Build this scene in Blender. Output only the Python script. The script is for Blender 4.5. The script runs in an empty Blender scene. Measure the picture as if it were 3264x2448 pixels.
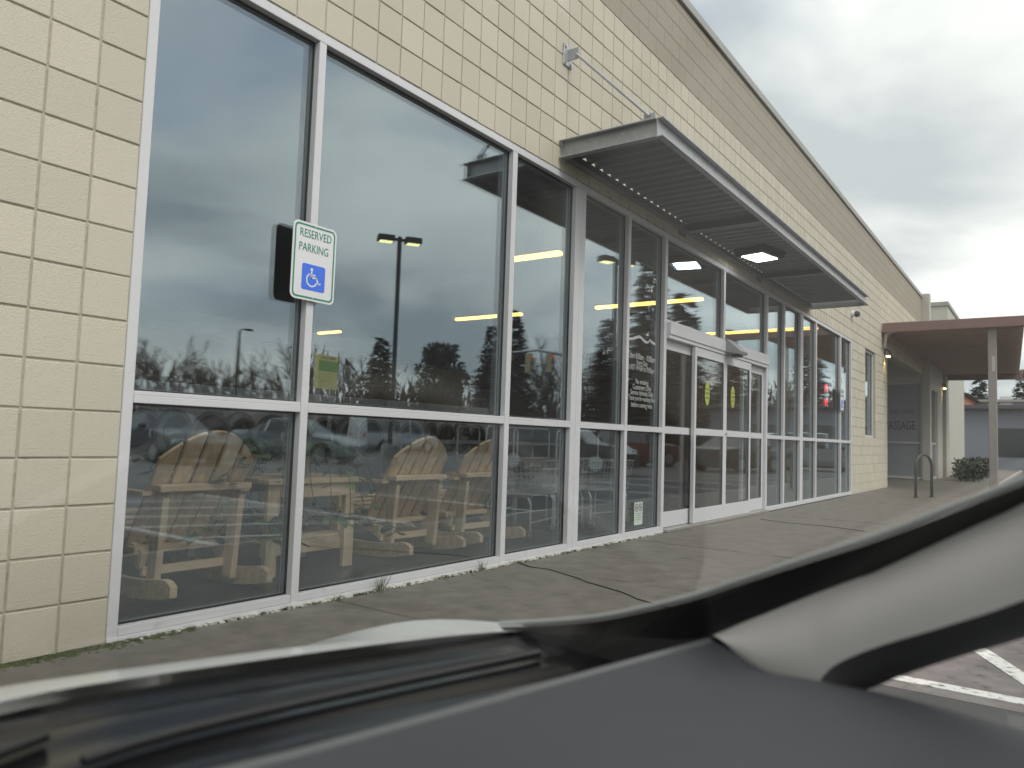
import bpy, bmesh, math, random
from mathutils import Vector, Matrix
import numpy as np
random.seed(7)
PI = math.pi
SC = bpy.context.scene
COL = SC.collection

# ------------------------------------------------------------------ camera
# solved from the 8 inch block grid of the wall; wall face is the plane Y = 0,
# X runs along the wall, the pavement at the wall is Z = 0, the street side is -Y
F_PX, YAW, PITCH, ROLL = 2383.6, math.radians(54.266), math.radians(4.032), math.radians(1.909)
CP = Vector((-1.7006, -3.3634, 0.9652))
FW = Vector((math.sin(YAW)*math.cos(PITCH), math.cos(YAW)*math.cos(PITCH), math.sin(PITCH)))
RT0 = Vector((math.cos(YAW), -math.sin(YAW), 0)); UP0 = RT0.cross(FW)
RT = RT0*math.cos(ROLL) + UP0*math.sin(ROLL)
UP = UP0*math.cos(ROLL) - RT0*math.sin(ROLL)
cd = bpy.data.cameras.new('camera'); cam = bpy.data.objects.new('camera', cd); COL.objects.link(cam)
M = Matrix((RT, UP, -FW)).transposed().to_4x4(); M.translation = CP
cam.matrix_world = M
cd.sensor_fit = 'HORIZONTAL'; cd.sensor_width = 36; cd.lens = F_PX/3264*36
cd.clip_start = 0.01; cd.clip_end = 3000
cd.dof.use_dof = True; cd.dof.focus_distance = 5.6; cd.dof.aperture_fstop = 3.2
SC.camera = cam

# ------------------------------------------------------------------ world
SUN_EL, SUN_AZ = math.radians(48), math.radians(200)     # azimuth of the sun from +Y towards +X
w = bpy.data.worlds.new('World'); SC.world = w; w.use_nodes = True
nt = w.node_tree; nt.nodes.clear()
def wn(t, **k):
    n = nt.nodes.new(t)
    for a, b in k.items(): setattr(n, a, b)
    return n
wo = wn('ShaderNodeOutputWorld'); bg = wn('ShaderNodeBackground'); bg.inputs[1].default_value = 0.12
sky = wn('ShaderNodeTexSky', sky_type='NISHITA', sun_disc=False); sky.sun_elevation = SUN_EL; sky.sun_rotation = SUN_AZ
sky.air_density = 1.2; sky.dust_density = 2.5
tc = wn('ShaderNodeTexCoord'); sep = wn('ShaderNodeSeparateXYZ'); nt.links.new(tc.outputs['Generated'], sep.inputs[0])
def wmath(op, a, b=None, clamp=False):
    n = wn('ShaderNodeMath', operation=op); n.use_clamp = clamp
    for i, v in enumerate((a, b)):
        if v is None: continue
        if isinstance(v, (int, float)): n.inputs[i].default_value = v
        else: nt.links.new(v, n.inputs[i])
    return n.outputs[0]
zz = wmath('ADD', wmath('MAXIMUM', sep.outputs[2], 0.0), 0.24)
cx = wmath('DIVIDE', sep.outputs[0], zz); cy = wmath('DIVIDE', sep.outputs[1], zz)
comb = wn('ShaderNodeCombineXYZ'); nt.links.new(cx, comb.inputs[0]); nt.links.new(cy, comb.inputs[1])
def wnoise(scale, detail, rough, off, dist=0.0):
    mp = wn('ShaderNodeMapping'); nt.links.new(comb.outputs[0], mp.inputs[0]); mp.inputs['Location'].default_value = off
    n = wn('ShaderNodeTexNoise'); nt.links.new(mp.outputs[0], n.inputs['Vector'])
    n.inputs['Scale'].default_value = scale; n.inputs['Detail'].default_value = detail; n.inputs['Roughness'].default_value = rough
    n.inputs['Distortion'].default_value = dist
    return n.outputs[0]
n1 = wnoise(0.85, 6, 0.5, (6.68, 12.0, 0), 0.3); n2 = wnoise(1.15, 4, 0.55, (8.4, 2.2, 0.0), 0.4)
rp = wn('ShaderNodeValToRGB'); nt.links.new(n1, rp.inputs[0])
els = rp.color_ramp.elements
els[0].position = 0.40; els[0].color = (0.47, 0.505, 0.535, 1)
els[1].position = 0.60; els[1].color = (1.0, 0.99, 0.95, 1)
e = rp.color_ramp.elements.new(0.49); e.color = (0.77, 0.785, 0.785, 1)
mul = wn('ShaderNodeMix', data_type='RGBA', blend_type='MULTIPLY'); mul.inputs[0].default_value = 1.0
nt.links.new(rp.outputs[0], mul.inputs[6]); mul.inputs[7].default_value = (9.0, 8.9, 8.65, 1)
cov = wmath('MULTIPLY', wmath('SUBTRACT', n2, 0.50), 3.6, True)
cov = wmath('MULTIPLY', cov, 0.85)
mx = wn('ShaderNodeMix', data_type='RGBA'); nt.links.new(cov, mx.inputs[0])
nt.links.new(mul.outputs[2], mx.inputs[6]); nt.links.new(sky.outputs[0], mx.inputs[7])
nt.links.new(mx.outputs[2], bg.inputs[0]); nt.links.new(bg.outputs[0], wo.inputs[0])
# soft sun behind the overcast
sd = bpy.data.lights.new('sun', 'SUN'); sd.energy = 1.3; sd.angle = math.radians(25); sd.color = (1, 0.96, 0.9)
so = bpy.data.objects.new('sun', sd); COL.objects.link(so)
sv = Vector((math.sin(SUN_AZ)*math.cos(SUN_EL), math.cos(SUN_AZ)*math.cos(SUN_EL), math.sin(SUN_EL)))
so.rotation_euler = (-sv).to_track_quat('-Z', 'Y').to_euler(); so.location = (0, -20, 30)
vs = SC.view_settings; vs.view_transform = 'Standard'; vs.look = 'None'; vs.gamma = 1; vs.use_curve_mapping = False
vs.exposure = 0.55
cy_ = SC.cycles
cy_.use_denoising = True; cy_.max_bounces = 9; cy_.transparent_max_bounces = 40; cy_.glossy_bounces = 5; cy_.diffuse_bounces = 4
cy_.caustics_reflective = False; cy_.caustics_refractive = False; cy_.sample_clamp_indirect = 6

# ------------------------------------------------------------------ helpers
def ray(u, v):                      # pixel of the 3264 x 2448 photograph -> direction
    return FW + RT*((u-1632)/F_PX) - UP*((v-1224)/F_PX)
S = 1.4756
def onp(x, y, ax, val):             # pixel of the 2212 wide view -> point on the plane axis = val
    d = ray(x*S, y*S); return CP + d*((val-CP[ax])/d[ax])
def pix(p):
    d = Vector(p)-CP; c = d.dot(FW)
    return (1632+F_PX*d.dot(RT)/c, 1224-F_PX*d.dot(UP)/c, c)
YG = 0.055                          # plane of the storefront glass
def mirror_at(az, dist):            # a thing seen mirrored in the glass: bearing from the wall normal, distance of its image
    a = math.radians(az); return Vector((CP.x+math.sin(a)*dist, 2*YG-(CP.y+math.cos(a)*dist), 0))

MATS = {}
def mat(name, col, rough=0.6, metal=0.0, var=0.0, vscale=8.0, bump=0.0, bscale=120.0, island=0.0, spec=0.5, emit=None, estr=0.0, stretch=None, col2=None, coat=0.0, obj_rand=0.0, wear=None):
    if name in MATS: return MATS[name]
    m = bpy.data.materials.new(name); m.use_nodes = True; MATS[name] = m
    t = m.node_tree; N = t.nodes; L = t.links; b = N['Principled BSDF']
    b.inputs['Base Color'].default_value = (*col, 1); b.inputs['Roughness'].default_value = rough; b.inputs['Metallic'].default_value = metal
    b.inputs['Specular IOR Level'].default_value = spec; b.inputs['Coat Weight'].default_value = coat
    if emit: b.inputs['Emission Color'].default_value = (*emit, 1); b.inputs['Emission Strength'].default_value = estr
    if var or bump or island or col2 or obj_rand or wear:
        tcn = N.new('ShaderNodeTexCoord'); src = tcn.outputs['Object']
        geo = N.new('ShaderNodeNewGeometry')
        if stretch:
            mp = N.new('ShaderNodeMapping'); L.new(src, mp.inputs[0]); mp.inputs['Scale'].default_value = stretch; src = mp.outputs[0]
        base = None
        if col2:
            nz = N.new('ShaderNodeTexNoise'); L.new(src, nz.inputs['Vector']); nz.inputs['Scale'].default_value = vscale; nz.inputs['Detail'].default_value = 6; nz.inputs['Roughness'].default_value = 0.6
            r_ = N.new('ShaderNodeValToRGB'); L.new(nz.outputs[0], r_.inputs[0])
            r_.color_ramp.elements[0].position = 0.38; r_.color_ramp.elements[0].color = (*col, 1)
            r_.color_ramp.elements[1].position = 0.64; r_.color_ramp.elements[1].color = (*col2, 1)
            base = r_.outputs[0]
        hv = N.new('ShaderNodeHueSaturation')
        if base: L.new(base, hv.inputs['Color'])
        else: hv.inputs['Color'].default_value = (*col, 1)
        val = None
        def addv(sock, amp):
            nonlocal val
            mm = N.new('ShaderNodeMath'); mm.operation = 'MULTIPLY_ADD'; L.new(sock, mm.inputs[0]); mm.inputs[1].default_value = 2*amp
            if val is None: mm.inputs[2].default_value = 1-amp
            else:
                ad = N.new('ShaderNodeMath'); ad.operation = 'ADD'; L.new(val, ad.inputs[0]); ad.inputs[1].default_value = -amp; L.new(ad.outputs[0], mm.inputs[2])
            val = mm.outputs[0]
        if var:
            nv = N.new('ShaderNodeTexNoise'); L.new(src, nv.inputs['Vector']); nv.inputs['Scale'].default_value = vscale; nv.inputs['Detail'].default_value = 5; nv.inputs['Roughness'].default_value = 0.6
            addv(nv.outputs[0], var)
        if island: addv(geo.outputs['Random Per Island'], island)
        if obj_rand:
            oi = N.new('ShaderNodeObjectInfo'); addv(oi.outputs['Random'], obj_rand)
        if val is not None: L.new(val, hv.inputs['Value'])
        out = hv.outputs[0]
        if wear:      # (colour, scale, low, high): patches of dirt or growth
            wc, ws, lo, hi = wear
            nw = N.new('ShaderNodeTexNoise'); L.new(tcn.outputs['Object'], nw.inputs['Vector']); nw.inputs['Scale'].default_value = ws; nw.inputs['Detail'].default_value = 7; nw.inputs['Roughness'].default_value = 0.65
            mr = N.new('ShaderNodeMapRange'); L.new(nw.outputs[0], mr.inputs[0]); mr.inputs[1].default_value = lo; mr.inputs[2].default_value = hi
            mxx = N.new('ShaderNodeMix'); mxx.data_type = 'RGBA'; L.new(mr.outputs[0], mxx.inputs[0]); L.new(out, mxx.inputs[6]); mxx.inputs[7].default_value = (*wc, 1); out = mxx.outputs[2]
        L.new(out, b.inputs['Base Color'])
        if bump:
            nb = N.new('ShaderNodeTexNoise'); L.new(src, nb.inputs['Vector']); nb.inputs['Scale'].default_value = bscale; nb.inputs['Detail'].default_value = 4
            bp = N.new('ShaderNodeBump'); bp.inputs['Strength'].default_value = bump; bp.inputs['Distance'].default_value = 0.004
            L.new(nb.outputs[0], bp.inputs['Height']); L.new(bp.outputs[0], b.inputs['Normal'])
    return m

def glass(name, tint=(0.9, 0.95, 0.94), r0=0.08, power=5.0, ripple=0.0, scale=0.7, gcol=(1, 1, 1)):
    if name in MATS: return MATS[name]
    m = bpy.data.materials.new(name); m.use_nodes = True; MATS[name] = m
    t = m.node_tree; N = t.nodes; L = t.links; N.clear()
    o = N.new('ShaderNodeOutputMaterial'); mixs = N.new('ShaderNodeMixShader'); tr = N.new('ShaderNodeBsdfTransparent'); gl = N.new('ShaderNodeBsdfGlossy')
    tr.inputs[0].default_value = (*tint, 1); gl.inputs['Roughness'].default_value = 0.0; gl.inputs['Color'].default_value = (*gcol, 1)
    geo = N.new('ShaderNodeNewGeometry'); dt = N.new('ShaderNodeVectorMath'); dt.operation = 'DOT_PRODUCT'
    L.new(geo.outputs['Incoming'], dt.inputs[0]); L.new(geo.outputs['Normal'], dt.inputs[1])
    def mth(op, a, b=None, c=None):
        n = N.new('ShaderNodeMath'); n.operation = op
        for i, v in enumerate((a, b, c)):
            if v is None: continue
            if isinstance(v, (int, float)): n.inputs[i].default_value = v
            else: L.new(v, n.inputs[i])
        return n.outputs[0]
    c = mth('ABSOLUTE', dt.outputs['Value']); k = mth('POWER', mth('SUBTRACT', 1.0, c), power)
    r = mth('MULTIPLY_ADD', k, 1.0-r0, r0)
    L.new(r, mixs.inputs[0]); L.new(tr.outputs[0], mixs.inputs[1]); L.new(gl.outputs[0], mixs.inputs[2]); L.new(mixs.outputs[0], o.inputs[0])
    if ripple:
        tcn = N.new('ShaderNodeTexCoord'); nz = N.new('ShaderNodeTexNoise'); L.new(tcn.outputs['Object'], nz.inputs['Vector']); nz.inputs['Scale'].default_value = scale; nz.inputs['Detail'].default_value = 1
        bp = N.new('ShaderNodeBump'); bp.inputs['Strength'].default_value = ripple; bp.inputs['Distance'].default_value = 0.01
        L.new(nz.outputs[0], bp.inputs['Height']); L.new(bp.outputs[0], gl.inputs['Normal'])
    return m

class MB:
    def __init__(s): s.v = []; s.f = []
    def add(s, vs, fs):
        n = len(s.v); s.v += [tuple(v) for v in vs]; s.f += [tuple(i+n for i in f) for f in fs]; return s
    def box(s, x0, x1, y0, y1, z0, z1, c=0.0):
        if c <= 0:
            return s.add([(x, y, z) for x in (x0, x1) for y in (y0, y1) for z in (z0, z1)],
                         [(0,1,3,2),(4,6,7,5),(0,4,5,1),(2,3,7,6),(0,2,6,4),(1,5,7,3)])
        vs = []; fs = []
        idx = {}
        for i in (0, 1):
            for j in (0, 1):
                for k in (0, 1):
                    X = (x0, x1)[i]; Y = (y0, y1)[j]; Z = (z0, z1)[k]
                    sx = c if i == 0 else -c; sy = c if j == 0 else -c; sz = c if k == 0 else -c
                    idx[i,j,k,0] = len(vs); vs.append((X, Y+sy, Z+sz))
                    idx[i,j,k,1] = len(vs); vs.append((X+sx, Y, Z+sz))
                    idx[i,j,k,2] = len(vs); vs.append((X+sx, Y+sy, Z))
        I = idx
        for i in (0, 1):
            f = [I[i,0,0,0], I[i,0,1,0], I[i,1,1,0], I[i,1,0,0]]; fs.append(f if i == 0 else f[::-1])
            f = [I[0,i,0,1], I[1,i,0,1], I[1,i,1,1], I[0,i,1,1]]; fs.append(f if i == 0 else f[::-1])
            f = [I[0,0,i,2], I[0,1,i,2], I[1,1,i,2], I[1,0,i,2]]; fs.append(f if i == 0 else f[::-1])
        for a in (0, 1):
            for b in (0, 1):
                q = [I[a,b,0,0], I[a,b,0,1], I[a,b,1,1], I[a,b,1,0]]; fs.append(q if a != b else q[::-1])
                q = [I[a,0,b,0], I[a,0,b,2], I[a,1,b,2], I[a,1,b,0]]; fs.append(q if a == b else q[::-1])
                q = [I[0,a,b,1], I[0,a,b,2], I[1,a,b,2], I[1,a,b,1]]; fs.append(q if a != b else q[::-1])
        for i in (0, 1):
            for j in (0, 1):
                for k in (0, 1):
                    q = [I[i,j,k,0], I[i,j,k,1], I[i,j,k,2]]; fs.append(q if (i+j+k) % 2 == 0 else q[::-1])
        return s.add(vs, fs)
    def obox(s, o, ax, ay, az, hx, hy, hz):     # box about centre o with unit axes and half sizes
        o = Vector(o); vs = []
        for a in (-1, 1):
            for b in (-1, 1):
                for c in (-1, 1): vs.append(o+ax*(a*hx)+ay*(b*hy)+az*(c*hz))
        return s.add(vs, [(0,1,3,2),(4,6,7,5),(0,4,5,1),(2,3,7,6),(0,2,6,4),(1,5,7,3)])
    def bar(s, p, q, wd, th, side=None):        # rectangular bar from p to q; wd along 'side', th across
        p = Vector(p); q = Vector(q); d = (q-p); ln = d.length; d.normalize()
        sv = Vector(side) if side else (Vector((0, 0, 1)) if abs(d.z) < 0.9 else Vector((1, 0, 0)))
        sv = (sv-d*sv.dot(d)).normalized(); tv = d.cross(sv)
        return s.obox((p+q)/2, d, sv, tv, ln/2, wd/2, th/2)
    def tube(s, pts, r, n=8, caps=True, close=False):
        pts = [Vector(p) for p in pts]; rs = r if isinstance(r, (list, tuple)) else [r]*len(pts)
        rings = []; ref = None
        m = len(pts)
        for i, p in enumerate(pts):
            a = pts[(i-1) % m] if (close or i > 0) else p; b = pts[(i+1) % m] if (close or i < m-1) else p
            d = (b-a).normalized()
            if ref is None: ref = Vector((0, 0, 1)) if abs(d.z) < 0.9 else Vector((1, 0, 0))
            u = (ref-d*ref.dot(d)).normalized(); w_ = d.cross(u); ref = u
            rings.append([p+(u*math.cos(2*PI*k/n)+w_*math.sin(2*PI*k/n))*rs[i] for k in range(n)])
        vs = [v for rg in rings for v in rg]; fs = []
        cnt = m if close else m-1
        for i in range(cnt):
            j = (i+1) % m
            for k in range(n): fs.append((i*n+k, i*n+(k+1) % n, j*n+(k+1) % n, j*n+k))
        if caps and not close: fs += [tuple(range(n))[::-1], tuple((m-1)*n+k for k in range(n))]
        return s.add(vs, fs)
    def lathe(s, prof, n=24, o=(0, 0, 0), axis='Z', close=False):   # prof: (r, h)
        o = Vector(o); vs = []
        for r, h in prof:
            for k in range(n):
                a = 2*PI*k/n; c, d = r*math.cos(a), r*math.sin(a)
                vs.append(o+Vector({'Z': (c, d, h), 'Y': (d, h, c), 'X': (h, c, d)}[axis]))
        fs = []; m = len(prof)
        for i in range(m if close else m-1):
            j = (i+1) % m
            for k in range(n): fs.append((i*n+k, i*n+(k+1) % n, j*n+(k+1) % n, j*n+k))
        if not close:
            if prof[0][0] > 1e-5: fs.append(tuple(range(n))[::-1])
            if prof[-1][0] > 1e-5: fs.append(tuple((m-1)*n+k for k in range(n)))
        return s.add(vs, fs)
    def prism(s, poly, fn, t0, t1):     # poly of 2-d points, fn(a, b, t) -> xyz, extruded from t0 to t1
        n = len(poly); vs = [fn(a, b, t0) for a, b in poly]+[fn(a, b, t1) for a, b in poly]
        fs = [tuple(range(n))[::-1], tuple(range(n, 2*n))]+[(i, (i+1) % n, n+(i+1) % n, n+i) for i in range(n)]
        return s.add(vs, fs)
    def sheet(s, fn, nu, nv):           # fn(u, v) with u, v in 0..1
        vs = [fn(i/nu, j/nv) for i in range(nu+1) for j in range(nv+1)]
        return s.add(vs, [(i*(nv+1)+j, (i+1)*(nv+1)+j, (i+1)*(nv+1)+j+1, i*(nv+1)+j+1) for i in range(nu) for j in range(nv)])
    def mesh(s, name, m=None, smooth=False, fix=True):
        me = bpy.data.meshes.new(name); me.from_pydata(s.v, [], s.f)
        if fix and len(s.f) < 60000:
            b = bmesh.new(); b.from_mesh(me); bmesh.ops.recalc_face_normals(b, faces=b.faces); b.to_mesh(me); b.free()
        if m: me.materials.append(m)
        if smooth:
            me.polygons.foreach_set('use_smooth', [True]*len(me.polygons))
            try: me.set_sharp_from_angle(angle=math.radians(smooth if smooth is not True else 40))
            except Exception: pass
        me.update(); return me
    def build(s, name, m=None, parent=None, smooth=False, fix=True, kind=None):
        o = bpy.data.objects.new(name, s.mesh(name, m, smooth, fix)); COL.objects.link(o)
        if parent is not None: o.parent = parent
        if kind: o['kind'] = kind
        return o
def tag(o, label, cat, group=None):
    o['label'] = label; o['category'] = cat
    if group: o['group'] = group
    return o
def empty(name, loc=(0, 0, 0), rz=0.0, label=None, cat=None, group=None):
    o = bpy.data.objects.new(name, None); COL.objects.link(o); o.location = loc; o.rotation_euler = (0, 0, rz); o.empty_display_size = 0.2
    if label: tag(o, label, cat, group)
    return o
def copy_tree(o, parent=None):
    c = o.copy(); COL.objects.link(c); c.parent = parent
    for ch in list(o.children): copy_tree(ch, c)
    return c
def text_mesh(txt, size, name, m, parent, mw, extrude=0.0006, xs=1.0, align='CENTER', space=1.0):
    cu = bpy.data.curves.new(name, 'FONT'); cu.body = txt; cu.size = size; cu.align_x = align; cu.align_y = 'CENTER'; cu.extrude = extrude; cu.space_character = space
    cu.resolution_u = 3
    to = bpy.data.objects.new('tmp_text', cu); COL.objects.link(to)
    dg = bpy.context.evaluated_depsgraph_get(); me = bpy.data.meshes.new_from_object(to.evaluated_get(dg))
    bpy.data.objects.remove(to); bpy.data.curves.remove(cu)
    T = mw @ Matrix.Diagonal((xs, 1, 1, 1)); me.transform(T)
    me.materials.clear(); me.materials.append(m)
    o = bpy.data.objects.new(name, me); COL.objects.link(o); o.parent = parent
    return o
def wall_mx(x, y, z):       # text standing upright, facing -Y
    return Matrix.Translation((x, y, z)) @ Matrix.Rotation(PI/2, 4, 'X')
def poly_flat(name, pts, m, parent, y, th=0.0008):   # flat outline in the XZ plane facing -Y, with thickness
    return MB().prism(pts, lambda a, b, t: (a, t, b), y, y+th).build(name, m, parent)
def rrect(x0, x1, z0, z1, r, n=6):
    pts = []
    for cx_, cz_, a0 in ((x1-r, z0+r, -90), (x1-r, z1-r, 0), (x0+r, z1-r, 90), (x0+r, z0+r, 180)):
        for k in range(n+1):
            a = math.radians(a0+90*k/n); pts.append((cx_+r*math.cos(a), cz_+r*math.sin(a)))
    return pts
# ------------------------------------------------------------------ ground
B = 0.2032
LOT = -0.15
asph = mat('asphalt', (0.048, 0.046, 0.047), 0.8, var=0.25, vscale=0.6, bump=0.6, bscale=90, col2=(0.066, 0.063, 0.064), wear=((0.17, 0.155, 0.15), 160, 0.52, 0.72))
g = MB().sheet(lambda u, v: (-400+900*u, -700+1100*v, LOT), 6, 6).build('parking_lot', asph); g['kind'] = 'structure'
worn = mat('worn_aggregate', (0.15, 0.135, 0.132), 0.9, var=0.25, vscale=3, bump=0.7, bscale=110, col2=(0.21, 0.188, 0.185), wear=((0.06, 0.055, 0.055), 9, 0.56, 0.74))
MB().box(2.3, 5.35, -7.6, -2.11, LOT+0.0005, LOT+0.0015).build('worn_aisle', worn, g)
conc = mat('concrete_pavement', (0.14, 0.127, 0.112), 0.6, var=0.2, vscale=6, bump=0.35, bscale=140, col2=(0.17, 0.155, 0.137), wear=((0.07, 0.066, 0.052), 5.0, 0.52, 0.8))
base = MB().box(-9, 60, -1.97, -0.001, LOT-0.1, -0.02).build('pavement', mat('joint_dirt', (0.05, 0.05, 0.04), 0.95)); base['kind'] = 'structure'
sx = [-9, -6.5, -4.5, -2.55, -0.62, 1.27, 3.02, 5.05, 7.05, 9.05, 11.05, 13.05, 15.05, 17.05, 19.4, 22, 25, 28, 32, 36, 42, 50, 60]
for a, b in zip(sx[:-1], sx[1:]):
    MB().box(a+0.010, b-0.010, -1.97, -0.03 if a < 19 else 0.9, LOT-0.05, 0.0+random.uniform(-0.003, 0.003), 0.006).build('paving_slab', conc, base)
ckm = mat('crack_dark', (0.025, 0.025, 0.02), 0.95)
for pts in ([(3.08, -0.05), (3.0, -0.22), (3.02, -0.35), (2.87, -0.70), (2.80, -0.8), (2.66, -1.15), (2.55, -1.3), (2.47, -1.5), (2.40, -1.9)], [(8.2, -0.3), (8.05, -0.7), (8.1, -1.1), (7.9, -1.6)]):
    k = MB()
    for i, (a, b) in enumerate(zip(pts[:-1], pts[1:])): k.bar((a[0], a[1], 0.002), (b[0], b[1], 0.002), 0.006 if i % 2 else 0.010, 0.005, (1, 0, 0))
    k.build('crack', ckm, base)
# kerb edge
MB().box(-9, 60, -2.1, -1.975, LOT-0.1, -0.004, 0.012).build('kerb', mat('kerb_concrete', (0.3, 0.29, 0.27), 0.85, var=0.2, vscale=3, bump=0.3), base)

# ------------------------------------------------------------------ the laundromat
bld = empty('laundromat_building', (0, 0, 0), 0, 'cream painted block laundromat with long glazed storefront under a flat parapet', 'building')
paint = mat('cream_block_paint', (0.525, 0.485, 0.395), 0.72, var=0.05, vscale=5, bump=0.8, bscale=130, obj_rand=0.05, wear=((0.36, 0.33, 0.26), 2.3, 0.50, 0.95))
paint_f = mat('cream_block_paint_field', (0.525, 0.485, 0.395), 0.72, var=0.05, vscale=5, bump=0.8, bscale=130, island=0.05, wear=((0.36, 0.33, 0.26), 2.3, 0.50, 0.95))
mort = mat('shaded_grimy_joint', (0.43, 0.40, 0.325), 0.8, var=0.25, vscale=30, bump=0.5, bscale=200, wear=((0.16, 0.14, 0.09), 9, 0.55, 0.8))  # darker than the block paint: recess shade put into the colour, plus grime
OPEN_X1 = 75*B; HZ = 16*B
wb = MB()
D0, D1 = 0.0075, 0.2
wb.box(-8, 0, D0, D1, -0.1, 25*B)
wb.box(0, OPEN_X1, D0, D1, HZ, 25*B)
wb.box(OPEN_X1, 82*B, D0, D1, -0.1, 25*B); wb.box(88*B, 96*B, D0, D1, -0.1, 25*B)
wb.box(82*B, 88*B, D0, D1, -0.1, 6*B); wb.box(82*B, 88*B, D0, D1, 16*B, 25*B)
wb.box(96*B, 129*B, D0, D1, 17*B, 25*B)
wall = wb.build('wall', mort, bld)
cells = []
for k in range(-20, 129):
    for j in range(0, 25):
        if 0 <= k < 75 and j < 16: continue
        if 82 <= k < 88 and 6 <= j < 16: continue
        if k >= 96 and j < 17: continue
        u0, v0, c0 = pix((k*B, 0, j*B)); u1, v1, c1 = pix(((k+1)*B, 0, (j+1)*B))
        if c0 < 0.3: vis = 0
        else:
            vis = abs((u1-u0)*(v0-v1)) if (max(u0, u1) > 0 and min(u0, u1) < 3264 and max(v0, v1) > 0 and min(v0, v1) < 2200) else 0
        cells.append((vis, k, j))
cells.sort(reverse=True)
G_ = 0.0045
def block_me(n):
    m_ = MB().box(G_, B-G_, 0.0, D0+0.004, G_, B-G_, 0.0032); return m_.mesh('block', paint)
bme = block_me(0)
for i, (vis, k, j) in enumerate(cells[:298]):
    o = bpy.data.objects.new('block', bme); COL.objects.link(o); o.parent = wall
    o.location = (k*B+random.uniform(-.001, .001), random.uniform(-0.0015, 0.0008), j*B+random.uniform(-.001, .001)); o.rotation_euler = (random.uniform(-.004, .004), 0, random.uniform(-.006, .006))
fb = MB()
for vis, k, j in cells[298:]:
    dy = random.uniform(-0.0015, 0.0008)
    fb.box(k*B+G_, (k+1)*B-G_, dy, D0+0.004, j*B+G_, (j+1)*B-G_, 0.0032)
fb.build('block_field', paint_f, wall, kind='stuff')
# alcove cheek of the wall end at X = 19.5
MB().box(96*B-0.2, 96*B-0.002, D1, 1.6, -0.1, 25*B).build('return_wall', paint_f, bld)
# parapet of longer flush blocks, a darker coat of paint
pp = mat('parapet_paint', (0.315, 0.283, 0.225), 0.7, island=0.03, var=0.06, vscale=2, bump=0.4, bscale=120)
par = MB().box(-8, 129*B, D0-0.004, D1, 25*B+0.002, 5.98).build('parapet', mat('parapet_joint', (0.23, 0.21, 0.17), 0.85), bld)
pb = MB(); ch = (5.98-25*B)/4.5
for r in range(5):
    z0 = 25*B+r*ch; z1 = min(z0+ch, 5.975)
    x = -8-(r % 2)*0.2
    while x < 129*B-0.05:
        pb.box(max(x, -8)+0.002, min(x+2*B, 129*B)-0.002, 0.0, D0+0.01, z0+0.002, z1-0.002, 0.0015); x += 2*B
pb.build('parapet_block', pp, par, kind='stuff')
cop = mat('grey_flashing', (0.33, 0.325, 0.31), 0.5, metal=0.3, var=0.12, vscale=3)
x = -8
cp = MB()
while x < 129*B-0.1:
    cp.box(x, min(x+3.05, 129*B)-0.006, -0.035, 0.26, 5.985, 6.095, 0.006); x += 3.05
cp.build('coping', cop, bld)
MB().box(-8, 129*B, 0.2, 14, 5.2, 5.4).build('roof', mat('roof_membrane', (0.25, 0.25, 0.25), 0.9), bld)

# ------------------------------------------------------------------ storefront
alu = mat('white_grey_aluminium', (0.60, 0.60, 0.62), 0.42, metal=0.0, var=0.035, vscale=4, spec=0.5, wear=((0.33, 0.32, 0.31), 7.0, 0.60, 0.95))
gask = mat('black_gasket', (0.012, 0.012, 0.013), 0.6)
spacer = mat('glazing_spacer', (0.20, 0.22, 0.22), 0.45, metal=0.4)
gl_o = glass('storefront_glass', (0.98, 0.985, 0.98), 0.195, 4.2, ripple=0.012, scale=0.9, gcol=(0.80, 0.93, 1.0))
FY0, FY1 = 0.004, 0.112
hd = MB().box(0.05, OPEN_X1-0.05, FY0, FY1, HZ-0.056, HZ-0.001, 0.003)
sf = hd.build('storefront_frame', alu, bld)
JAMBS = [(0.0, 0.05), (0.984, 1.035), (2.898, 2.958), (3.862, 3.948), (3.951, 4.037), (4.888, 4.940), (5.765, 5.83), (9.378, 9.446), (10.275, 10.335), (11.235, 11.318), (11.321, 11.405), (12.265, 12.325), (14.205, 14.265), (15.175, OPEN_X1)]
for a, b in JAMBS:
    MB().box(a+0.0005, b-0.0005, FY0-0.002, FY1+0.002, 0.012, HZ-0.058 if a > 0.01 and b < 15.2 else HZ-0.001, 0.003).build('mullion', alu, sf)
PANES = [(0.05, 0.984), (1.035, 2.898), (2.958, 3.862), (4.037, 4.888), (4.94, 5.765), (9.446, 10.275), (10.335, 11.235), (11.405, 12.265), (12.325, 14.205), (14.265, 15.175)]
RZ0, RZ1 = 1.062, 1.118
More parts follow.
